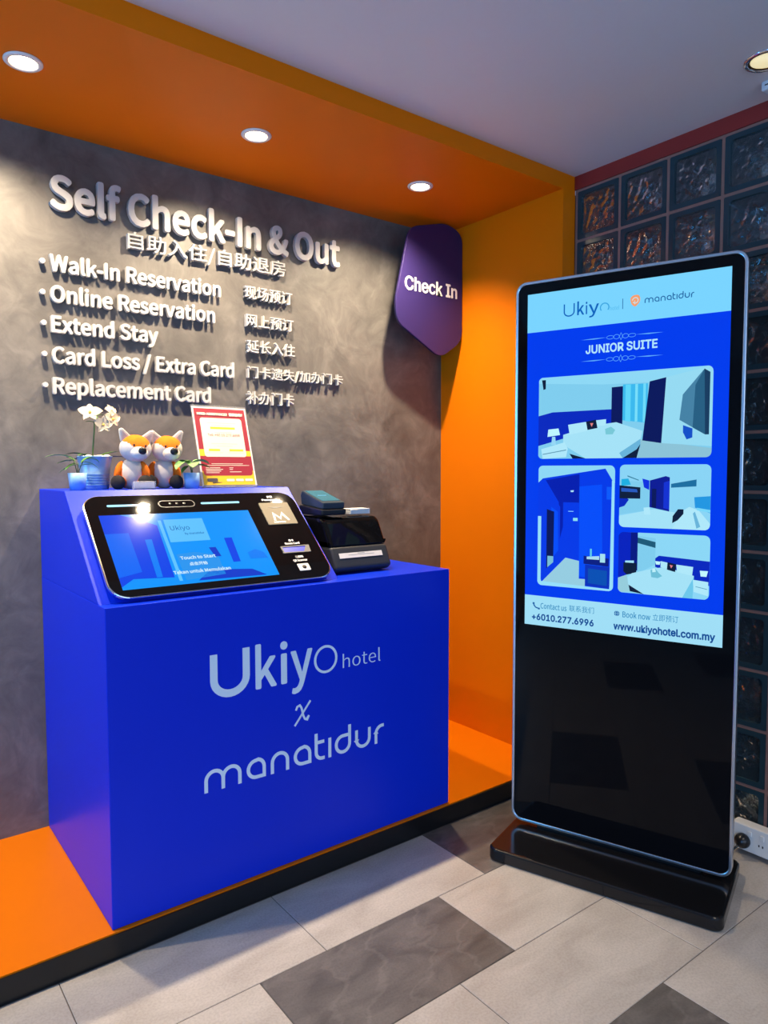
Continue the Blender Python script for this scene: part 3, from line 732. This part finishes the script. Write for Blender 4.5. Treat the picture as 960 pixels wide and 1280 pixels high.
    photo((.358, .626, 1.110, 1.308), [(138, 212, 245),
        (wall, [(0, .75), (.34, .72), (.34, .28), (0, .20)]),
        ((30, 175, 225), [(.02, .77), (.10, .78), (.13, .68), (.02, .66)]), (blue, [(0, .50), (.08, .48), (.11, .44), (.06, .34), (0, .31)]),
        (dk, [(0, .67), (.24, .64), (.24, .46), (0, .46)]), ((40, 90, 190), [(.02, .63), (.20, .61), (.21, .56), (.02, .57)]),
        ((60, 130, 160), [(.09, .83), (.22, .76), (.22, .745), (.09, .81)]),
        ((16, 50, 225), [(.26, .78), (.34, .75), (.34, .60), (.28, .64)]),
        ((12, 28, 150), [(.345, .75), (.52, .82), (.565, .80), (.565, .27), (.345, .33)]), (navy, [(.37, .62), (.42, .62), (.42, .32), (.37, .33)]), ((20, 50, 210), [(.50, .72), (.565, .75), (.565, .30), (.50, .32)]),
        ((30, 110, 160), [(.58, .70), (.85, .77), (.85, .665), (.58, .64)]),
        (bedc, [(0, .18), (.40, .30), (.62, .26), (.70, .0), (0, 0)]), (pil, [(.70, .28), (.78, .35), (.88, .30), (1, .10), (1, 0), (.60, 0)]), (sh, [(.82, .25), (.84, .28), (.90, .05), (.86, .02)]),
        ((35, 150, 225), [(.83, .50), (1, .52), (1, .26), (.84, .34)]), ((120, 215, 250), [(.86, .34), (1, .31), (1, .27), (.86, .30)]),
        (dk, [(.60, .09), (.605, .20), (.66, .31), (.72, .31), (.72, .24), (.66, .14)]), (pil, [(.28, .32), (.35, .33), (.36, .21), (.29, .21)])])
    photo((.358, .628, .900, 1.094), [(140, 215, 246),
        ((6, 34, 190), [(0, 1), (.21, 1), (.21, .35), (.10, .30), (0, .22)]), ((6, 24, 130), [(.14, 1), (.22, 1), (.22, .38), (.14, .36)]),
        ((12, 30, 60), [(.06, .50), (.21, .50), (.21, .34), (.10, .30), (.06, .35)]), ((160, 225, 250), [(.08, .53), (.18, .54), (.18, .50), (.08, .50)]),
        (wall, [(.22, .95), (.42, .92), (.42, .50), (.22, .33)]),
        ((30, 90, 120), [(.22, .92), (.42, .86), (.42, .765), (.22, .83)]),
        (blue, [(.42, .60), (.46, .645), (1, .60), (1, .22), (.85, .26), (.42, .46)]),
        ((150, 205, 220), [(0, .24), (.10, .30), (.14, .02), (0, 0)]), (dk, [(.12, .16), (.30, .0), (.14, .03)]),
        (bedc, [(.11, .26), (.16, .33), (.42, .44), (.55, .47), (.84, .36), (.80, .0), (.30, .0), (.12, .14)]),
        ((110, 200, 235), [(.80, .23), (.84, .34), (.83, .0), (.72, .0)]),
        (pil, [(.48, .56), (.56, .54), (.58, .44), (.48, .46)]), (pil, [(.65, .52), (.83, .50), (.82, .36), (.66, .40)]), (dk, [(.555, .55), (.65, .525), (.64, .40), (.55, .43)]), ((230, 130, 140), [(.58, .51), (.615, .50), (.595, .455)]),
        ((110, 190, 215), [(.37, .40), (.42, .44), (.46, .37), (.50, .32), (.45, .28), (.38, .29)]), ((190, 240, 250), [(.39, .43), (.42, .44), (.43, .38), (.39, .37)]),
        (pil, [(.83, .30), (.99, .28), (.99, .06), (.84, .11)]), ((80, 150, 185), [(.86, .20), (.98, .17), (.98, .16), (.86, .19)]), ((195, 248, 255), [(.90, .45), (.985, .45), (.97, .36), (.91, .36)]), ((195, 248, 255), [(.42, .555), (.48, .55), (.47, .50), (.43, .50)])])
    # --- footer
    c1, c2 = glow(40, 135, 190), glow(14, 75, 150)
    ltr(scr, 'footer_lettering', c1, 'Contact us', .099, .190, .8195, .0185, a, b, F_SANS, .004, 0, TX)
    ltr(scr, 'footer_lettering', c1, '联系我们', .199, .282, .8200, .0210, a, b, F_SANS, .0, 0, TX, fit=True)
    ltr(scr, 'footer_lettering', c1, 'Book now', .374, .460, .8200, .0185, a, b, F_SANS, .004, 0, TX)
    ltr(scr, 'footer_lettering', c1, '立即预订', .467, .543, .8200, .0210, a, b, F_SANS, .0, 0, TX, fit=True)
    ltr(scr, 'phone_lettering', c2, '+6010.277.6996', .068, .282, .7790, .0215, a, b, F_INTER, .03, 0, TX)
    ltr(scr, 'website_lettering', c2, 'www.ukiyohotel.com.my', .346, .648, .7780, .0230, a, b, F_INTER, .03, 0, TX)
    t = MB(); stroke(t, [(.073, .836), (.076, .828)]+arc(.088, .832, .012, 200, 270, 6)+[(.094, .818)], .0042, a, b, 0, TX)
    t.box(.0705, .0775, .832, .838, a, b*1.01, M=TX); t.box(.090, .0965, .815, .821, a, b*1.01, M=TX); t.build('phone_icon', glow(30, 100, 170), scr)
    t = MB(); t.prism(arc(.356, .830, .0085, 0, 360, 20)[:-1], a, b, 0, TX); t.build('globe_icon', glow(30, 100, 170), scr)
    t = MB(); stroke(t, arc(.356, .830, .004, 0, 360, 14, .0085)[:-1], .0012, b, b+.0002, 0, TX, closed=True); t.box(.3475, .3645, .8294, .8306, b, b+.0002, M=TX); t.build('globe_lines', glow(150, 210, 235), scr)
totem_screen()

# ------------------------------------------------------------------ power socket by the floor
def socket():
    t = thing('power_socket', 'white surface mounted double socket low on the glass block wall', 'socket', (XG, 1.085, .06))
    M_sw = mat('socket_plastic', (.74, .72, .68, 1), .4, var=.02)
    MB().box(-.047, -.0065, -.0745, .0745, -.041, .045, bev=.004).build('back_box', M_sw, t)
    MB().box(-.054, -.047, -.0745, .0745, -.041, .045, bev=.0025).build('face_plate', M_sw, t)
    for yy in (-.028, .012): MB().box(-.0575, -.0538, yy-.006, yy+.006, .014, .030, bev=.001).build('switch', M_sw, t)
    for yy in (-.018, -.03):
        MB().box(-.0546, -.0538, yy-.002, yy+.002, -.010, -.003).build('pin_hole', M_pblack, t)
    p = thing('plug', 'black plug pushed into the white socket behind the display', 'plug', (XG-.0542, 1.118, .053))
    MB().lathe([(.024, 0), (.025, .006), (.022, .018), (.014, .026), (.006, .032)], 24, M=Matrix.Rotation(R(-90), 4, 'Y')).build('body', M_pblack, p)
    MB().tube([(-.026, 0, -.004), (-.040, .004, -.012), (-.046, .016, -.030), (-.040, .045, -.0462), (-.034, .10, -.0485), (-.05, .16, -.0488)], .0035).build('cable', M_pblack, p)
socket()

# ================================================================== WALL LETTERING
YL = YB-.024; KS = YL/YB
def wl(x): return x*KS
def wz(z): return 1.2921+(z-1.2921)*KS
def wall_text(name, s, x0, x1, zb, cap, label, fit=False, weight=.02, bullet=None, fnt=F_SANS, thick=.018):
    mb = MB(); X0 = wl(x0); Z0 = wz(zb)
    letters(mb, s, 0, wl(x1)-X0, 0, cap*KS, -.004, thick-.004, fnt, weight, 0, MXZ(0), fit=fit)
    o = mb.build(name, M_white); o.location = (X0, YL+.014-.0, Z0)
    tag(o, label, 'wall lettering', 'raised white lettering on the grey wall')
    # locating pins between letters and plaster
    if bullet:
        bb = MB().lathe([(.0085, 0), (.0085, thick)], 20, M=Matrix.Rotation(R(90), 4, 'X'), smooth=False).build('bullet', M_white, o)
        bb.location = (wl(bullet)-X0, .004, cap*KS*.5)
    return o
G = 'raised white letters'
wall_text('raised_heading', 'Self Check-In & Out', .604, 1.767, 2.170, .108, 'large raised white heading "Self Check-In & Out" on the grey plaster wall', weight=.013, thick=.020)
wall_text('raised_lettering', '自助入住/自助退房', .860, 1.499, 2.074, .068, 'raised white Chinese characters directly under the large heading', fit=True, weight=.004)
for s, x1, zb, b, lab in (('Walk-In Reservation', 1.213, 1.9615, .577, 'first bulleted line "Walk-In Reservation" in raised white letters'),
                     ('Online Reservation', 1.188, 1.8600, .575, 'second bulleted line "Online Reservation" in raised white letters'),
                     ('Extend Stay', .964, 1.7590, .576, 'short bulleted line "Extend Stay" in raised white letters'),
                     ('Card Loss / Extra Card', 1.265, 1.6560, .576, 'longest bulleted line "Card Loss / Extra Card" in raised white letters'),
                     ('Replacement Card', 1.166, 1.5530, .576, 'lowest bulleted line "Replacement Card" in raised white letters')):
    wall_text('raised_lettering', s, .599, x1, zb, .054, lab, weight=.013, bullet=b)
for s, x0, x1, zb, h, lab in (('现场预订', 1.314, 1.529, 1.970, .052, 'four raised Chinese characters right of the words "Walk-In Reservation"'),
                       ('网上预订', 1.319, 1.534, 1.862, .050, 'four raised Chinese characters right of the words "Online Reservation"'),
                       ('延长入住', 1.321, 1.540, 1.760, .052, 'four raised Chinese characters right of the words "Extend Stay"'),
                       ('门卡遗失/加办门卡', 1.323, 1.780, 1.655, .052, 'long line of raised Chinese characters right of the words "Extra Card"'),
                       ('补办门卡', 1.319, 1.535, 1.556, .052, 'four raised Chinese characters right of the words "Replacement Card"')):
    wall_text('raised_lettering', s, x0, x1, zb, h, lab, fit=True, weight=.004)

# ------------------------------------------------------------------ purple shield sign
def shield():
    y = 2.46
    t = thing('shield_sign', 'dark purple shield shaped hanging sign reading Check In in the alcove corner', 'sign', (2.15, y, 1.80))
    O = Vector(t.location)
    P = [(1.951, 2.02), (2.030, 2.352), (2.250, 2.4105), (2.348, 2.378), (2.348, 1.890), (2.214, 1.800), (1.962, 1.935)]
    MB().prism(roundpoly([(a-O.x, b-O.z) for a, b in P], [.06, .05, .08, .05, .05, .05, .04], 8), -.012, .0, 0, MXZ(0), bev=.002).build('panel', M_purple, t)
    ltr(t, 'lettering', M_ltxt, 'Check In', 2.004-O.x, 2.314-O.x, 2.0805-O.z, .058, .0002, .0025, F_INTER, .014, 0, MXZ(0))
    for xx in (2.10, 2.30): MB().lathe([(.006, 0), (.006, .13)], 12, M=Matrix.Translation((xx-O.x, .012, 2.22-O.z)) @ Matrix.Rotation(R(-90), 4, 'X')).build('standoff', M_silver, t)
shield()

# ================================================================== THINGS ON THE CONSOLE SHELF
ZT = 1.2312
M_leaf = mat('leaf_green', (.085, .22, .04, 1), .4, var=.35, vscale=40)
M_leaf2 = mat('pale_leaf_green', (.20, .40, .13, 1), .45, var=.3, vscale=40)
M_leaf3 = mat('dark_leaf_green', (.05, .11, .028, 1), .4, var=.3, vscale=40)
M_pot = mat('light_blue_pot', (.20, .38, .66, 1), .4, var=.03)
M_potm = mat('blue_ribbed_pot', (.24, .40, .62, 1), .3, .3, var=.03)
M_soil = mat('dark_soil', (.02, .015, .01, 1), .9, var=.4, vscale=90, bump=.8, bscale=200)
M_petal = mat('cream_petal', (.66, .58, .42, 1), .5, var=.08, vscale=30)
def leaf(mb, base, az, el, L, W, droop, mi=0, fold=.25, n=9):
    base = Vector(base); d = Vector((math.cos(az), math.sin(az), 0)); side = Vector((-math.sin(az), math.cos(az), 0)); p = base.copy(); e = el
    vs = []; fs = []
    for i in range(n+1):
        t = i/n; ww = W*math.sin(PI*min(1, t**.8*.97+.03))**.75*.5
        upv = d*(-math.sin(e))+Vector((0, 0, 1))*math.cos(e)
        for k, off in ((-1, 1), (-.5, .35), (0, 0), (.5, .35), (1, 1)):
            vs.append(p+side*ww*k+upv*(abs(off)*ww*fold))
        p = p+(d*math.cos(e)+Vector((0, 0, 1))*math.sin(e))*(L/n); e -= droop/n
    m = 5
    for i in range(n):
        for k in range(m-1): fs.append((i*m+k, i*m+k+1, (i+1)*m+k+1, (i+1)*m+k))
    th = .0007; N0 = len(vs)
    vs2 = [v-Vector((0, 0, th)) for v in vs]
    fs2 = [tuple(a+N0 for a in f[::-1]) for f in fs]
    mb.add(vs+vs2, fs+fs2, mi, None, True)
def small_pot(loc, h, r0, r1, label):
    t = thing('potted_plant', label, 'plant', loc, 0, 'small plants in blue pots')
    MB().lathe([(.001, .0004), (r0, .0004), (r1, h), (r1*.93, h), (r1*.90, h-.006), (.001, h-.006)], 32, smooth=True).build('pot', M_pot, t)
    MB().lathe([(r1*.895, h-.0058), (r1*.6, h-.003), (.001, h-.002)], 20).build('soil', M_soil, t)
    return t
# left seedling with narrow sprays
t = small_pot((.608, 2.372, ZT), .053, .0225, .0285, 'small blue pot of narrow leaved greenery at the left end of the shelf')
st = MB()
for a, b in (((0, 0, .05), (.004, 0, .085)), ((0, 0, .05), (-.012, .0, .10)), ((.002, 0, .05), (.02, .004, .092))): st.tube([a, ((a[0]+b[0])/2, 0, (a[2]+b[2])/2+.004), b], .0013)
st.build('stem', M_leaf3, t)
for q, (b, az, el, L, W, dr, mm) in enumerate((((-.012, 0, .10), 178, .35, .085, .019, .75, M_leaf2), ((-.008, 0, .093), 185, -.02, .055, .020, .4, M_leaf), ((0, 0, .085), 200, -.2, .05, .014, .7, M_leaf),
        ((.004, 0, .080), 176, -.15, .064, .019, .65, M_leaf2), ((.012, 0, .085), 10, .8, .052, .019, .9, M_leaf), ((.02, .004, .092), 2, .55, .055, .018, 1.5, M_leaf2), ((.02, .004, .088), -20, -.05, .05, .013, .9, M_leaf), ((.006, 0, .075), -15, .35, .04, .013, .5, M_leaf2), ((-.004, .01, .09), 120, .7, .04, .014, .8, M_leaf3))):
    mb = MB(); leaf(mb, b, R(az), el, L, W, dr); mb.build('leaf', mm, t)
# right seedling with broad leaves
t = small_pot((.967, 2.332, ZT), .053, .0235, .029, 'small blue pot with broad pale leaves between the fox toys and the poster')
st = MB()
for b in ((-.008, 0, .078), (.008, .002, .082), (0, .004, .09)): st.tube([(0, 0, .048), (b[0]*.5, b[1], .066), b], .0015)
st.build('stem', M_leaf3, t)
for b, az, el, L, W, dr, mm in (((-.006, 0, .088), 195, .15, .066, .052, 1.25, M_leaf2), ((.004, .0, .090), 350, .25, .060, .048, .9, M_leaf2), ((0, -.006, .086), 250, .05, .046, .046, .9, M_leaf2), ((.006, .004, .080), 5, .0, .066, .034, .35, M_leaf), ((-.004, .006, .088), 130, .3, .045, .042, .7, M_leaf3), ((-.01, 0, .076), 205, -.25, .045, .022, .9, M_leaf)):
    mb = MB(); leaf(mb, b, R(az), el, L, W, dr); mb.build('leaf', mm, t)
# orchid
def orchid():
    t = thing('potted_orchid', 'cream orchid in a ribbed light blue pot left of the fox toys', 'plant', (.683, 2.45, ZT))
    pr = [(.001, .0004), (.042, .0004), (.043, .004)]
    for k in range(5): z = .014+.0085*k; pr += [(.0432+.0003*k, z-.003), (.0462+.0004*k, z), (.0436+.0004*k, z+.003)]
    pr += [(.049, .075), (.0545, .104), (.0560, .106), (.0545, .108), (.052, .106), (.050, .098), (.001, .098)]
    MB().lathe(pr, 48).build('pot', M_potm, t)
    b = MB(); rr = random.Random(5)
    for k in range(26):
        a = rr.uniform(0, 2*PI); r = .044*math.sqrt(rr.random()); b.ball((r*math.cos(a), r*math.sin(a), .101+rr.uniform(0, .006)), (.012, .010, .007), nu=8, nv=6)
    b.build('pebbles', mat('white_pebbles', (.68, .62, .5, 1), .6, var=.2, vscale=30), t)
    # stem
    MB().tube([(-.006, 0, .10), (-.004, 0, .14), (.001, 0, .19), (.003, 0, .225), (.012, 0, .243), (.030, -.002, .245)], [.0028, .0026, .0024, .002, .0016, .0012]).build('stem', M_leaf3, t)
    for b_, az, el, L, W, dr, mm in (((-.02, 0, .103), 172, .55, .075, .026, 1.0, M_leaf3), ((-.014, -.01, .104), 200, .5, .05, .024, .9, M_leaf), ((.006, 0, .102), 5, .45, .078, .028, .35, M_leaf), ((.014, 0, .100), -10, .2, .085, .024, .3, M_leaf3), ((-.03, .01, .098), 160, .2, .05, .022, .9, M_leaf3)):
        mb = MB(); leaf(mb, b_, R(az), el, L, W, dr); mb.build('leaf', mm, t)
    def flower(c, face, s, seed):
        mb = MB(); r2 = random.Random(seed); z = Vector(face).normalized(); x = z.cross(Vector((0, 0, 1))).normalized(); y = z.cross(x)*-1
        Mx = Matrix((x, y, z)).transposed().to_4x4(); Mx.translation = c
        for k in range(5):
            a = R(90+72*k+r2.uniform(-8, 8)); L = s*(1.0 if k in (0, 2, 3) else 1.12); W = s*(.62 if k in (0, 2, 3) else .98)
            vs = []; fs = []; n = 7
            for i in range(n+1):
                tt = i/n; ww = W*.5*math.sin(PI*(tt**.75*.94+.04))**.7
                for q in (-1, -.5, 0, .5, 1):
                    rr_ = L*tt*(1-.06*abs(q)); zz = s*(.32*tt-.34*tt*tt)+.10*s*q*q*tt+.03*s*math.sin(q*7+k)
                    vs.append((math.cos(a)*rr_-math.sin(a)*ww*q, math.sin(a)*rr_+math.cos(a)*ww*q, zz))
            for i in range(n):
                for q in range(4): fs.append((i*5+q, i*5+q+1, (i+1)*5+q+1, (i+1)*5+q))
            N0 = len(vs); vs += [(a_, b_, c_-.0008) for a_, b_, c_ in vs]; fs += [tuple(v+N0 for v in f[::-1]) for f in fs]
            mb.add(vs, fs, 0, Mx, True)
        mb.ball((0, -.06*s, .12*s), (.14*s, .16*s, .16*s), 1, Mx, 10, 8)
        mb.build('flower', [M_petal, mat('orchid_lip', (.75, .48, .10, 1), .5, var=.1)], t)
    flower((-.014, -.012, .249), (-.35, -1, .75), .036, 1)
    flower((.024, -.018, .212), (.05, -1, .05), .030, 2)
    flower((.057, -.010, .232), (.45, -1, .1), .030, 3)
    flower((.056, .0, .258), (.5, -.7, .55), .026, 4)
    mb = MB(); leaf(mb, (.0, 0, .218), R(175), .4, .03, .013, .9); mb.build('bud_leaf', M_leaf, t)
    mb = MB(); mb.ball((.008, -.002, .232), (.006, .006, .007), nu=10, nv=8); mb.build('bud', M_leaf2, t)
orchid()

# ------------------------------------------------------------------ fox toys
M_fur_o = mat('orange_plush', (.66, .15, .01, 1), .85, var=.15, vscale=60, bump=.6, bscale=500, spec=.2)
M_fur_w = mat('cream_plush', (.60, .55, .50, 1), .9, var=.06, vscale=60, bump=.6, bscale=500, spec=.2)
M_fur_b = mat('black_plush', (.018, .016, .017, 1), .85, var=.2, vscale=60, bump=.6, bscale=500, spec=.3)
M_nose = mat('black_nose', (.008, .008, .009, 1), .35, var=0)
def fox(loc, rz, label, head_tilt, tail_side):
    t = thing('plush_fox', label, 'toy', loc, rz, 'orange and white plush foxes')
    F = [M_fur_o, M_fur_w, M_fur_b]
    # torso: cream belly in front, orange sides and back
    MB().ball((0, .004, .050), (.043, .036, .052), nu=40, nv=28, matf=lambda p: 1 if (p.y < .004 and abs(p.x) < .031) else 0).build('torso', F, t)
    H = Matrix.Translation((.012, -.006, .134)) @ Matrix.Rotation(R(20), 4, 'Z') @ Matrix.Rotation(head_tilt, 4, 'Y') @ Matrix.Rotation(.12, 4, 'X')
    def hm(p):
        if p.y > .010: return 0
        if p.z > .007+.014*min(1, max(0, abs(p.x)-.022)/.016): return 0
        return 1
    MB().ball((0, 0, 0), (.051, .046, .045), M=H, nu=56, nv=40, matf=hm).build('head', F, t)
    mz = MB(); mz.ball((0, -.043, -.012), (.028, .030, .022), 1, H, 28, 18, matf=lambda p: 1); mz = mz.build('muzzle', F, t)
    MB().ball((0, -.072, -.001), (.0135, .009, .0125), 0, H, 20, 14).build('nose', M_nose, t)
    mo = MB(); mo.tube([(.0, -.071, -.016), (.008, -.067, -.021), (.015, -.060, -.019)], .0007, 6, 0, H); mo.tube([(.0, -.071, -.016), (-.008, -.067, -.021), (-.015, -.060, -.019)], .0007, 6, 0, H); mo.build('mouth', M_nose, t)
    for s in (-1, 1):
        MB().ball((s*.019, -.0425, .0135), (.0034, .0026, .0038), 0, H, 12, 8).build('eye', M_nose, t)
        # cupped ear
        E = H @ Matrix.Translation((s*.036, .004, .034)) @ Matrix.Rotation(s*R(32), 4, 'Y')
        e = MB(); pts = roundpoly([(-.021, -.012), (.021, -.012), (.006, .032), (-.006, .032)], .011, 5)
        Me = E @ Matrix(((1, 0, 0, 0), (0, 0, 1, 0), (0, 1, 0, 0), (0, 0, 0, 1)))
        e.prism(pts, -.006, .006, 0, Me, bev=.003, seg=3, smooth=True)
        ear = e.build('ear', M_fur_w, t)
        MB().prism(roundpoly([(-.010, -.006), (.010, -.006), (.001, .022), (-.001, .022)], .005, 4), -.0072, -.0058, 0, Me).build('inner_ear', mat('grey_plush', (.42, .38, .36, 1), .9, var=.1, bump=.4, bscale=400), ear)
        # arm: orange with dark paw, hanging by the side
        MB().ball((s*.040, -.006, .062), (.014, .016, .032), nu=20, nv=14, rot=Matrix.Rotation(s*-.35, 4, 'Y') @ Matrix.Rotation(-.25, 4, 'X')).build('arm', M_fur_o, t)
        # leg with a black foot turned up to the viewer
        lg = MB(); lg.ball((s*.036, -.026, .022), (.019, .036, .019), nu=22, nv=14, rot=Matrix.Rotation(s*.25, 4, 'Z')); lg = lg.build('leg', M_fur_o, t)
        MB().ball((s*.042, -.054, .0225), (.0235, .014, .0235), nu=24, nv=16, rot=Matrix.Rotation(s*.2, 4, 'Z')).build('foot', M_fur_b, lg)
    tl = MB(); tl.ball((tail_side*.050, .020 if abs(tail_side) == 1 else .044, .016), (.030, .018, .0155), nu=24, nv=14, matf=lambda p: 1 if p.x*tail_side > .017 else 0, rot=Matrix.Rotation(tail_side*-.4, 4, 'Z')); tl.build('tail', F, t)
fox((.788, 2.400, ZT), R(-20), 'orange and white plush fox sitting right beside the orchid pot', .06, -.3)
fox((.900, 2.412, ZT), R(-22), 'orange and white plush fox sitting on the right, next to the broad leaved plant', -.02, 1)
def acrylic_holder():
    m = mat('clear_acrylic', (.92, .95, 1, 1), .05, var=0, trans=.85, ior=1.3)
    t = thing('card_holder', 'small clear acrylic card holder in front of the fox toys', 'card holder', (.795, 2.308, ZT))
    mb = MB(); mb.box(-.036, .036, -.009, -.006, .0005, .026, bev=.0006, seg=1); mb.box(-.036, .036, .006, .009, .0005, .022, bev=.0006, seg=1); mb.box(-.036, .036, -.009, .009, .0003, .003, bev=.0005, seg=1)
    mb.build('tray', m, t)
    MB().box(-.033, .033, -.0045, .004, .0032, .023, bev=.0004, seg=1).build('card_pack', mat('pale_grey_card', (.55, .53, .56, 1), .6, var=.04), t)
acrylic_holder()

# ------------------------------------------------------------------ poster on an acrylic easel
def poster():
    t = thing('notice_stand', 'leaning red and yellow notice in a clear acrylic stand at the right of the shelf', 'sign', (1.1135, 2.34, ZT))
    dx = .104; u = Vector((0, .09, .282)).normalized(); n = Vector((0, -u.z, u.y))
    M = Matrix(((1, 0, 0, 0), (0, u.y, n.y, 0), (0, u.z, n.z, .0015), (0, 0, 0, 1)))
    ac = mat('clear_acrylic_sheet', (.92, .94, .96, 1), .04, var=0, trans=.9, ior=1.3)
    a = MB(); a.box(-dx-.002, dx+.002, 0, .307, -.003, -.0005, bev=.0006, seg=1, M=M); a.box(-dx-.002, dx+.002, 0, .003, -.003, .012, bev=.0006, seg=1, M=M)
    a.build('acrylic_stand', ac, t)
    f = MB(); f.box(-.04, .04, .118, .121, .0002, .004); f.box(-.04, .04, -.0, .12, .0002, .003); f.add([(-.04, .118, .003), (.04, .118, .003), (.04, .088, .24), (-.04, .088, .24), (-.04, .1205, .003), (.04, .1205, .003), (.04, .0905, .24), (-.04, .0905, .24)], [(0, 1, 2, 3), (7, 6, 5, 4), (0, 4, 5, 1), (1, 5, 6, 2), (2, 6, 7, 3), (3, 7, 4, 0)])
    f.build('rear_leg', ac, t)
    P = [mat('notice_paper', (.62, .59, .55, 1), .55, var=.02), mat('crimson_print', (.25, .010, .028, 1), .5, var=.03), mat('yellow_print', (.68, .42, .02, 1), .5, var=.03), mat('cream_print', (.62, .56, .46, 1), .55, var=.02), mat('dark_print', (.06, .05, .05, 1), .6, var=0), mat('grey_print', (.42, .38, .34, 1), .6, var=0)]
    s = MB(); s.box(-dx, dx, .003, .300, -.0003, .0004, 0, M=M)
    def fl(pts, mi, lay): s.add([(x, y, .0004+lay*.00025) for x, y in pts], [tuple(range(len(pts)))], mi, M)
    fl([(-.098, .008), (.098, .008), (.098, .294), (-.098, .294)], 1, 1)
    fl([(-.098, .105), (.098, .105), (.098, .135), (-.098, .140)], 2, 2)
    fl([(-.098, .008), (.098, .008), (.098, .115), (-.098, .115)], 1, 3)
    fl([(-.098, .008), (.098, .008), (.098, .060), (-.098, .060)], 2, 4)
    fl(rrect(-.094, .094, .042, .110, .012, 5), 1, 5)
    fl(rrect(-.080, .080, .112, .258, .010, 5), 3, 5)
    for xa, xb, y, h, mi in ((-.055, .055, .238, .0022, 5), (-.04, .04, .229, .002, 5), (-.03, .035, .212-.009, .0018, 5), (-.05, .05, .160, .002, 5), (-.03, .03, .151, .002, 5), (-.074, -.01, .126, .002, 5), (.01, .072, .126, .002, 5),
                             (-.06, .06, .085, .0018, 3), (-.084, .084, .079, .0018, 3), (-.084, -.03, .070, .002, 3), (-.084, -.02, .064, .002, 3), (-.084, -.028, .058, .002, 3), (-.084, -.035, .052, .002, 3), (.005, .02, .070, .002, 3), (.005, .018, .064, .002, 3), (.005, .05, .055, .002, 3)):
        fl([(xa, y), (xb, y), (xb, y+h), (xa, y+h)], mi, 6)
    for xa, xb, y in ((-.045, .05, .216), (-.062, -.02, .133), (.016, .070, .133)): fl([(xa, y), (xb, y), (xb, y+.008), (xa, y+.008)], 2, 6)
    for k in range(3): fl(rrect(-.012+.036*k, .018+.036*k, .021, .030, .003, 3), 3, 6)
    fl(rrect(-.084, -.045, .020, .033, .003, 3), 4, 6); fl([(-.066, .014), (-.030, .017), (-.030, .0185), (-.066, .019)], 4, 6)
    sheet = s.build('notice_sheet', P, t, recalc=False)
    z0, z1 = .0021, .0023
    ltr(sheet, 'notice_lettering', P[3], 'NEED ASSISTANCE?', -.088, .028, .269, .0085, z0, z1, F_SANS, .03, 0, M)
    ltr(sheet, 'notice_lettering', P[3], '需要协助?', .034, .088, .267, .0125, z0, z1, F_SANS, .03, 0, M, fit=True)
    tx = MB(); letters(tx, 'Tel: +60 10.277.6996', -.058, .066, .189, .0095, z0, z1, F_SANS, .0, 0, M); tx.build('phone_lettering', mat('red_ink', (.5, .05, .05, 1), .6, var=0), sheet)
poster()
